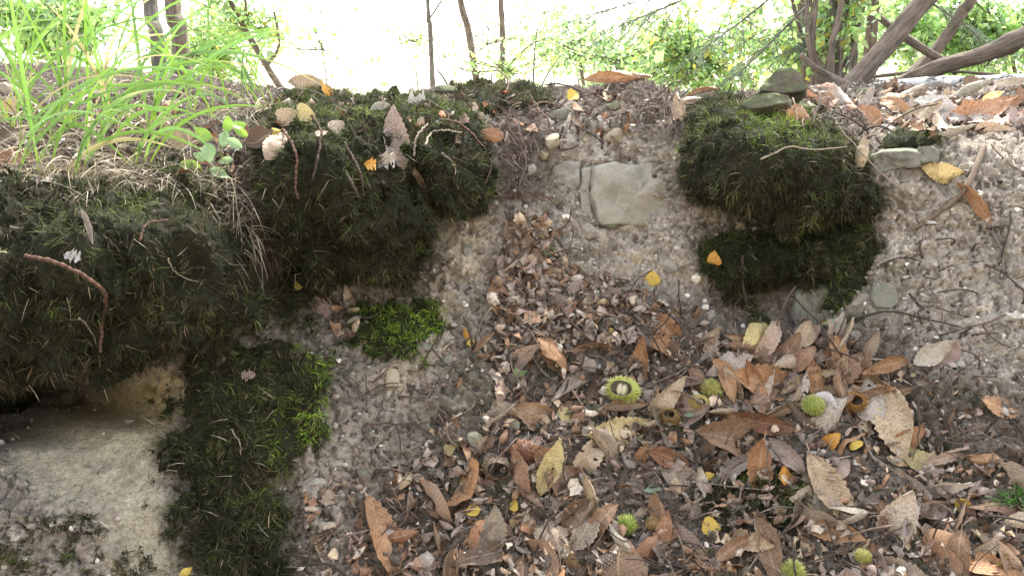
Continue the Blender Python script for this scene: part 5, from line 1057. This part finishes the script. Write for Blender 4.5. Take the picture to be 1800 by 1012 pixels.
# pale straw and dry grass on the grassy top
strawpoly = [(-60, 175), (470, 170), (480, 230), (430, 320), (300, 350), (100, 345), (-60, 345)]
P, Nn, r = sample_bank(1700, near * soft(strawpoly, UU, RR, 40), 15); fibres('dry_grass', P, Nn, .075, .0022, [(.30, .25, .18), (.22, .175, .125), (.15, .115, .085), (.38, .33, .26)], 16, 'pale dry grass straw matted on top of the bank', seg=5, droop=.7, upbias=-.1, hook=.25)
P, Nn, r = sample_bank(1100, near * soft([(60, 290), (430, 300), (470, 420), (420, 450), (330, 345), (80, 345)], UU, RR, 20), 17); fibres('hanging_straw', P + np.array([0, -.05, 0]), Nn, .10, .0018, [(.36, .30, .21), (.28, .22, .16), (.2, .16, .11)], 18, 'dry straws hanging over the front of the huge moss cushion', seg=6, droop=2.4, flat=.2, hook=.3)
# dark rootlets and knobbly twig ends arching through the litter
mb = MB(); r = np.random.default_rng(23); rr2 = random.Random(23)
for poly, cnt in ((P_LITTER, 330), (P_GULLY, 60), ([(640, 640), (860, 600), (860, 800), (640, 900)], 60), ([(850, 160), (1190, 160), (1190, 215), (960, 260), (860, 330)], 60), ([(1380, 195), (1560, 205), (1560, 250), (1400, 235)], 50), ([(1560, 420), (1850, 300), (1850, 700), (1600, 640)], 50)):
    xs = [p_[0] for p_ in poly]; ys = [p_[1] for p_ in poly]; d_ = 0
    while d_ < cnt:
        x, y = rr2.uniform(min(xs), max(xs)), rr2.uniform(min(ys), max(ys))
        if not inside(poly, x, y): continue
        d_ += 1; h = hit(x, y)
        if h is None: continue
        p, nn, dep = h; t0 = nrm(np.cross(nn, r.normal(0, 1, 3))); L = rr2.uniform(.03, .13); k_ = rr2.gauss(0, 9); lift_ = rr2.uniform(.004, .022); pts = [p + nn * .004]; cur = t0
        for i in range(9): pts.append(pts[-1] + cur * L / 9); cur = nrm(cur + np.cross(nn, cur) * k_ * L / 9 + r.normal(0, .10, 3))
        pts = np.array(pts) + nn * (np.sin(np.linspace(0, math.pi, 10)) * lift_)[:, None]; ra = rr2.uniform(.0008, .0021) * np.where(np.arange(10) % 2 == 0, 1.2, .85); V, fs = tube(pts, ra, 5); mb.put(V, fs, C3(*[(.075, .052, .040), (.11, .075, .055), (.16, .115, .085), (.055, .042, .035)][rr2.randrange(4)]))
add('rootlets', mb.mesh('rootlets'), M['twig'], kind='stuff', label='dark rootlets and twig ends arching through the litter')
# hair roots
hairpoly = [[(425, 300), (450, 270), (480, 300), (500, 460), (520, 500), (470, 470), (430, 380)], [(860, 190), (960, 200), (950, 340), (870, 340)], [(1030, 158), (1110, 150), (1185, 175), (1190, 250), (1120, 220), (1040, 200)], [(1480, 205), (1530, 210), (1535, 290), (1495, 290)], [(1240, 430), (1320, 540), (1330, 600), (1250, 560)]]
w = sum(soft(p_, UU, RR, 14) for p_ in hairpoly)
P, Nn, r = sample_bank(2600, near * w, 19); fibres('hair_roots', P, Nn, .055, .0013, [(.16, .115, .09), (.10, .07, .055), (.25, .19, .14), (.19, .12, .09)], 20, 'fine hair roots hanging out of the soil below the rim', seg=6, droop=1.8, flat=.3)
# straws and dead needles caught in the moss
mp = []; mn = []
for k, (V, q, Nm, sd_) in enumerate(MOSSES):
    a, b, _ = sample_quads(V, q, Nm, max(6, int(len(q) / 130)), sd_ + 77); mp.append(a); mn.append(b)
fibres('moss_straw', np.concatenate(mp) + np.concatenate(mn) * .006, np.concatenate(mn), .034, .0014, [(.22, .185, .125), (.17, .135, .09), (.11, .085, .06), (.32, .28, .2)], 21, 'dead needles and short straws caught in the moss', flat=.3, droop=.6)

# ------------------------------------------------------------------ woodland behind the bank
M['birch'] = mat_bark('birch_bark', (.03, .028, .026), (.52, .51, .49)); 
bt = M['birch'].node_tree
for n_ in bt.nodes:
    if n_.type == 'MAPPING': n_.inputs['Scale'].default_value = (.35, .35, .22)
    if n_.type == 'VALTORGB' and n_.color_ramp.elements[0].position > .31 and n_.color_ramp.elements[0].position < .33: n_.color_ramp.elements[0].position = .43; n_.color_ramp.elements[1].position = .50
def limb(pts, d0, d1, n=40, sides=16, rough=.06, seed=0):
    """pts: (px, py, Y) stations; d0, d1 widths in photo px"""
    P = smooth_path([at(x, y, Y) for x, y, Y in pts], n); dep = project(P)[2]; rad = np.linspace(d0, d1, n) * dep / F / 2 * (1 + rough * vnoise(np.stack([np.arange(n) * .7, np.full(n, seed + .5), np.zeros(n)], -1), seed))
    V, fs = tube(P, rad, sides); c = np.concatenate([np.repeat(P, sides, 0), P[:1], P[-1:]])
    s_ = np.concatenate([[0], np.cumsum(np.linalg.norm(np.diff(P, axis=0), axis=1))]); s_ = np.concatenate([np.repeat(s_, sides), s_[:1], s_[-1:]])
    an = np.concatenate([np.tile(np.arange(sides) * 2 * math.pi / sides, n), [0, 0]]); R_ = np.concatenate([np.repeat(rad, sides), rad[:1], rad[-1:]])
    q = np.stack([np.cos(an) * R_, np.sin(an) * R_, s_ + seed], -1); LIMBQ[id(P)] = q
    a = fbm(q * np.array([1, 1, .22]), .02, 3, seed); V += (V - c) * (a * .30)[:, None]
    return V, fs, P
LIMBQ = {}
def limb_mesh(name, V, fs, P, org):
    me = mesh_np(name, V - org, fs, np.tile(C3(.2, .16, .12), (len(V), 1))); a = me.attributes.new('along', 'FLOAT_VECTOR', 'POINT'); a.data.foreach_set('vector', LIMBQ.pop(id(P)).astype(np.float32).ravel()); return me
def leaves_along(mb, paths, per, size, cols, seed, spread=.06, kind='leaf'):
    r = np.random.default_rng(seed)
    for P in paths:
        n = int(per); k = r.random(n) * (len(P) - 1); i = k.astype(int); f = (k - i)[:, None]; b = P[i] * (1 - f) + P[np.minimum(i + 1, len(P) - 1)] * f + r.normal(0, spread, (n, 3))
        d = nrm(r.normal(0, 1, (n, 3)) + [0, 0, -.25]); nn = nrm(r.normal(0, 1, (n, 3)) + [0, -.2, .6]); s_ = nrm(np.cross(d, nn)); L = size * np.exp(r.normal(0, .25, (n, 1))); up = np.cross(s_, d)
        V = np.stack([b, b + d * L * .35 + s_ * L * .30, b + d * L, b + d * L * .35 - s_ * L * .30, b + d * L * .5 + up * L * .07], 1); bi = (np.arange(n) * 5)[:, None]
        f_ = np.concatenate([bi + np.array([t]) for t in ([0, 1, 4], [1, 2, 4], [2, 3, 4], [3, 0, 4])]); c = np.array(cols)[r.integers(0, len(cols), n)] * np.exp(r.normal(0, .2, (n, 1)))
        mb.put(V.reshape(-1, 3), f_, np.repeat(c, 5, 0))
def spray(start, target_c, target_r, n, seed, twigs=5):
    """branches from a start point into an ellipsoid, each with side twigs"""
    r = np.random.default_rng(seed); main = []; side = []
    for k in range(n):
        t = target_c + nrm(r.normal(0, 1, 3)) * target_r * r.random() ** .4; m_ = (start + t) / 2 + r.normal(0, .12, 3) * np.linalg.norm(t - start) * .6; P = smooth_path([start, m_, t], 10); main.append(P)
        for j in range(twigs):
            b = P[r.integers(3, 10)]; e = b + nrm(r.normal(0, 1, 3) + [0, 0, -.2]) * np.linalg.norm(target_r) * r.uniform(.12, .35); side.append(smooth_path([b, (b + e) / 2 + r.normal(0, .02, 3), e], 5))
    return main, side
GL = [(.30, .46, .13), (.38, .54, .20), (.24, .38, .15), (.45, .56, .22), (.38, .50, .32)]
YL = GL + GL + [(.42, .38, .08)]
def tree(name, label, trunk, d0, d1, bark, crown_c=None, crown_r=None, nb_=10, per=24, size=.05, cols=GL, seed=0, extra=(), group='trees and shrubs behind the bank', cat='tree', twigs=5):
    V, fs, P = limb(trunk, d0, d1, seed=seed); org = P[0]; o = empty(name, org, label=label, category=cat, group=group)
    add('trunk', limb_mesh('trunk', V, fs, P, org), M[bark], o)
    for e, (ep, a, b) in enumerate(extra):
        V, fs, Pl = limb(ep, a, b, seed=seed + e + 1, n=20, sides=8); add('limb', limb_mesh('limb', V, fs, Pl, org), M[bark], o)
    if crown_c is not None:
        main, side = spray(P[-3] if crown_c[2] > P[-1][2] else P[len(P) // 2], np.asarray(crown_c, float), np.asarray(crown_r, float), nb_, seed, twigs); mb = MB(); tw = MB()
        for p_ in main: V, fs = tube(p_, np.linspace(.010, .003, len(p_)), 5); tw.put(V, fs, C3(.12, .095, .07))
        for p_ in side: V, fs = tube(p_, np.linspace(.004, .0015, len(p_)), 4); tw.put(V, fs, C3(.12, .095, .07))
        leaves_along(mb, main + side, per, size, cols, seed + 5, spread=size * .9)
        add('branches', tw.mesh('branches', origin=org), M['twig'], o, kind='stuff'); add('crown', mb.mesh('crown', False, org), M['foliage'], o, kind='stuff')
    return o
# twin trunks behind the grass
tree('tree', 'dark trunk of the twin pair behind the tall grass', [(284, 160, 3.7), (276, 60, 3.7), (262, -60, 3.75), (250, -900, 4)], 26, 22, 'barkdark', (-1.9, 4.2, 4.4), (.8, .8, .7), 9, 22, .06, seed=11)
tree('tree', 'grey trunk of the twin pair behind the tall grass', [(326, 150, 3.9), (314, 50, 3.9), (300, -60, 3.95), (300, -900, 4.2)], 30, 26, 'bark', (-1.4, 4.8, 4.6), (.8, .8, .7), 9, 22, .06, seed=12)
tree('sapling', 'pale brown leaning sapling with forked branches beyond the ridge', [(500, 165, 6), (455, 95, 6), (425, 40, 6), (395, -30, 6), (370, -200, 6.2)], 12, 8, 'bark', at(430, 40, 6.2), (.35, .4, .35), 8, 16, .05, YL, 13, extra=[([(428, 45, 6), (432, 10, 5.9), (424, -40, 5.9)], 6, 4), ([(440, 70, 6), (400, 30, 6.1), (350, 5, 6.2)], 5, 3), ([(470, 115, 6), (490, 80, 6), (482, 20, 6)], 7, 4)], twigs=4)
tree('tree', 'thin dark trunk with one side branch far beyond the ridge', [(762, 190, 10), (756, 50, 10), (752, 0, 10), (748, -400, 10)], 9, 7, 'barkdark', (-1.0, 10, 4.6), (1, 1, .8), 8, 16, .08, seed=14, extra=[([(756, 32, 10), (768, 14, 10), (784, -12, 10)], 4, 3)])
tree('tree', 'pale leaning trunk far beyond the ridge', [(842, 190, 8.5), (834, 120, 8.5), (822, 50, 8.5), (805, -40, 8.5), (790, -400, 8.6)], 13, 10, 'bark', (-.6, 8.6, 4.2), (1, 1, .8), 8, 16, .08, seed=15)
tree('tree', 'straight brown trunk far beyond the ridge', [(884, 200, 9.5), (883, 60, 9.5), (880, -40, 9.5), (880, -400, 9.5)], 11, 9, 'bark', (0, 9.5, 4.6), (1, 1, .8), 8, 16, .08, seed=16)
# right-hand thicket
tree('tree', 'stout bare trunk leaning up from the leafy ledge', [(1484, 164, 4.3), (1545, 95, 4.35), (1625, 0, 4.4), (1690, -80, 4.5), (1990, -520, 5)], 34, 32, 'bark', (3.2, 5, 3.9), (.8, .8, .6), 10, 22, .06, seed=17)
tree('tree', 'thick ridged trunk leaning low over the birch log', [(1560, 158, 4.9), (1650, 120, 4.8), (1740, 92, 4.7), (1830, 50, 4.6), (1990, -30, 4.5), (2500, -320, 4.6)], 26, 38, 'bark', (4.6, 4.6, 3.3), (.8, .8, .6), 10, 22, .06, seed=18)
tree('tree', 'middle slanting trunk crossed by a fallen limb', [(1580, 150, 5.4), (1640, 95, 5.5), (1692, 20, 5.5), (1718, -30, 5.5), (1850, -400, 5.8)], 22, 18, 'bark', (3.7, 5.8, 4.2), (.8, .8, .6), 8, 20, .06, seed=19, extra=[([(1682, 125, 5.2), (1625, 88, 5.2), (1585, 62, 5.2), (1545, 30, 5.3)], 18, 12)])
tree('tree', 'upright slim trunk between the stem clump and the stout leaning trunk', [(1527, 150, 5.6), (1530, 90, 5.6), (1535, 20, 5.6), (1538, -60, 5.6), (1540, -500, 5.7)], 22, 17, 'bark', (2.6, 5.8, 4.0), (.8, .8, .6), 8, 20, .06, seed=20)
tree('tree', 'slim grey trunk rising from behind the wedge-shaped boulder', [(1418, 150, 6), (1414, 80, 6), (1408, -30, 6), (1400, -500, 6.1)], 17, 13, 'bark', (2.3, 6.3, 4.0), (.8, .8, .6), 8, 20, .06, seed=21)
cs = []
rr_ = random.Random(5)
for k in range(15):
    x0 = 1425 + 66 * rr_.random(); x1 = x0 + rr_.uniform(-50, 70); Y0 = rr_.uniform(4.7, 5.1); cs.append(([(x0, 162, Y0), ((x0 + x1) / 2 + rr_.uniform(-14, 14), 80, Y0), (x1, -10, Y0 + .1), (x1 + rr_.uniform(-30, 40), -120, Y0 + .1)], rr_.uniform(6, 15), rr_.uniform(3, 8)))
tree('shrub', 'clump of many upright thin stems with green leaves behind the ledge', [(1452, 165, 4.9), (1462, 80, 4.9), (1470, 0, 5), (1480, -120, 5)], 46, 34, 'bark', at(1470, 40, 5), (.32, .35, .35), 12, 14, .05, YL, 22, extra=cs, cat='shrub')
V, fs, P = limb([(1408, 96, 4.2), (1428, 116, 4.2), (1458, 134, 4.2), (1484, 146, 4.1), (1500, 156, 4.1)], 8, 15, seed=23)
ob = add('broken_branch', limb_mesh('broken_branch', V, fs, P, P[0]), M['bark'], label='pale broken branch leaning on the foot of the stout trunk', category='branch'); ob.location = P[0].tolist()
V, fs, P = limb([(1520, 160, 4.2), (1600, 148, 4.25), (1700, 144, 4.3), (1860, 142, 4.35), (2050, 140, 4.4)], 19, 24, seed=24, n=30, sides=14)
ob = add('birch_log', limb_mesh('birch_log', V, fs, P, P[0]), M['birch'], label='fallen white birch log with black marks on the leafy ledge', category='log'); ob.location = P[0].tolist()
V, fs, P = limb([(1500, 140, 5), (1600, 128, 5), (1680, 126, 5), (1760, 133, 5)], 7, 5, seed=25)
ob = add('fallen_stick', limb_mesh('fallen_stick', V, fs, P, P[0]), M['bark'], label='thin fallen stick lying behind the birch log', category='stick'); ob.location = P[0].tolist()
def bush(label, px, py, Y, rpx, rpy, nbr, per, size, cols, seed, base_py=175, twigs=6, tw_=8):
    c = at(px, py, Y); s_ = Y / F
    tree('shrub', label, [(px + 20, base_py, Y), (px + 8, py + 30, Y), (px, py, Y)], tw_, tw_ * .5, 'bark', c, (rpx * s_, min(rpx, rpy) * s_ * 1.2, rpy * s_), nbr, per, size, cols, seed, cat='shrub', twigs=twigs)
bush('bright green bush with yellow sprigs behind the mound and the wedge-shaped boulder', 1230, 90, 6.5, 180, 105, 32, 16, .055, YL, 31)
bush('sparse pale green bush just beyond the mound', 1090, 90, 7.5, 130, 95, 22, 14, .05, GL + [(.24, .34, .24)], 32)
bush('leafy green bush behind the stem clump and the slim trunks', 1400, 60, 7.0, 150, 115, 28, 16, .058, YL, 33)
bush('leafy bush seen between the leaning trunks', 1600, 50, 7.0, 150, 105, 26, 16, .058, GL, 34)
bush('leafy bush beyond the thick ridged trunk at the edge', 1770, 60, 6.8, 140, 115, 26, 16, .058, GL, 35)
bush('bright green bush behind the tall grass', 90, 30, 5.5, 160, 70, 26, 17, .055, GL, 36, 150)
bush('light green bush beside the twin trunks', 370, 60, 6.8, 140, 90, 26, 14, .05, YL, 37, 165)
bush('thin leafy shoots in front of the far trunks', 880, 95, 8, 110, 60, 10, 9, .05, GL, 39, 180, 4, 2.5)
bush('far pale bush filling the gap above the mound', 1010, 70, 11, 150, 80, 24, 14, .075, GL, 45, 180)
bush('far pale bush beyond the stem clump', 1480, 40, 11, 220, 110, 28, 14, .08, GL, 46, 180)
bush('far pale bush beyond the leaning trunks', 1720, 40, 10.5, 200, 110, 28, 14, .08, GL, 47, 180)
for k, (px, py, Y, rx, ry, lb) in enumerate([(560, 60, 13, 150, 90, 'faint far sapling in the white gap above the two-tone moss'), (720, 70, 14, 140, 80, 'faint far sapling around the thin dark trunk'), (850, 50, 13, 120, 80, 'faint far sapling around the pale leaning trunk'), (960, 60, 12, 110, 90, 'faint far sapling above the ridge moss')]):
    bush(lb, px, py, Y, rx, ry, 12, 6, .07, YL, 80 + k, 200, 4, 2.5)
# conifer boughs hanging in from above
def conifer(label, trunk, boughs, seed):
    V, fs, P = limb(trunk, 16, 14, seed=seed); org = P[0]; o = empty('conifer_tree', org, label=label, category='tree', group='trees and shrubs behind the bank'); add('trunk', limb_mesh('trunk', V, fs, P, org), M['barkdark'], o); r = np.random.default_rng(seed)
    for pts in boughs:
        B = smooth_path([at(*p_) for p_ in pts], 24); nd = MB(); V, fs = tube(B, np.linspace(.011, .003, 24), 5); nd.put(V, fs, C3(.11, .09, .07)); L = np.linalg.norm(B[-1] - B[0])
        for k in range(44):
            i = r.integers(3, 24); t = nrm(B[min(23, i + 1)] - B[i - 1]); sd3 = nrm(np.cross(t, [0, 0, 1])) * (1 if k % 2 else -1); e = B[i] + nrm(sd3 * .8 + t * .9 + r.normal(0, .25, 3) + [0, 0, -.25]) * L * r.uniform(.10, .22); Q_ = smooth_path([B[i], (B[i] + e) / 2 + [0, 0, .01], e], 7); V, fs = tube(Q_, .0018, 4); nd.put(V, fs, C3(.12, .095, .07))
            n = 70; kk = r.random(n) * 6; ii_ = kk.astype(int); ff = (kk - ii_)[:, None]; b = Q_[ii_] * (1 - ff) + Q_[np.minimum(ii_ + 1, 6)] * ff; ax_ = nrm(e - B[i]); d = nrm(ax_ * .5 + r.normal(0, .75, (n, 3))); s3 = nrm(np.cross(d, r.normal(0, 1, (n, 3)))); l = r.uniform(.015, .03, (n, 1))
            V = np.stack([b - s3 * .0016, b + s3 * .0016, b + d * l], 1).reshape(-1, 3); nd.put(V, np.arange(n * 3).reshape(-1, 3), np.repeat(C3(.13, .18, .11) * np.exp(r.normal(0, .3, (n, 1))), 3, 0))
        add('bough', nd.mesh('bough', False, org), M['needle'], o, kind='stuff')
conifer('conifer with drooping grey-green boughs hanging over the wedge-shaped boulder', [(1500, 165, 5.8), (1500, 0, 5.8), (1500, -700, 5.9)],
        [[(1500, -120, 5.8), (1400, -40, 5.4), (1300, 40, 5.1), (1230, 90, 4.9)], [(1500, -60, 5.8), (1420, 10, 5.5), (1350, 80, 5.3), (1300, 130, 5.2)], [(1500, -150, 5.8), (1330, -60, 5.4), (1200, 0, 5.2), (1090, 45, 5.1)], [(1500, -30, 5.8), (1440, 40, 5.2), (1400, 90, 5.0)], [(1500, -200, 5.8), (1280, -90, 5.6), (1150, -10, 5.6), (1060, 20, 5.6)], [(1500, -100, 5.8), (1600, -20, 5.6), (1690, 40, 5.5), (1740, 80, 5.4)]], 41)
# thin bare shoots standing in the white gap
for k, (pts, d, lb) in enumerate([([(1000 - 63, 160, 3.0), (940, 90, 3.0), (946, 40, 3.0)], 3, 'thin upright shoot on the ridge beside the olive moss'), ([(948, 160, 3.0), (966, 125, 3.0), (986, 98, 3.0)], 3, 'thin slanting shoot on the ridge beside the upright one'), ([(792, 160, 2.6), (780, 138, 2.6), (768, 122, 2.6)], 4, 'short dark dead stem on the skyline'), ([(1072, 150, 2.3), (1068, 132, 2.3), (1064, 118, 2.3)], 4, 'stubby dead stem sticking up behind the crest leaf')]):
    V, fs, P = limb(pts, d, d * .5, seed=60 + k, n=10, sides=5); ob = add('bare_shoot', limb_mesh('bare_shoot', V, fs, P, P[0]), M['barkdark'], label=lb, category='shoot', group='bare shoots on the skyline'); ob.location = P[0].tolist()
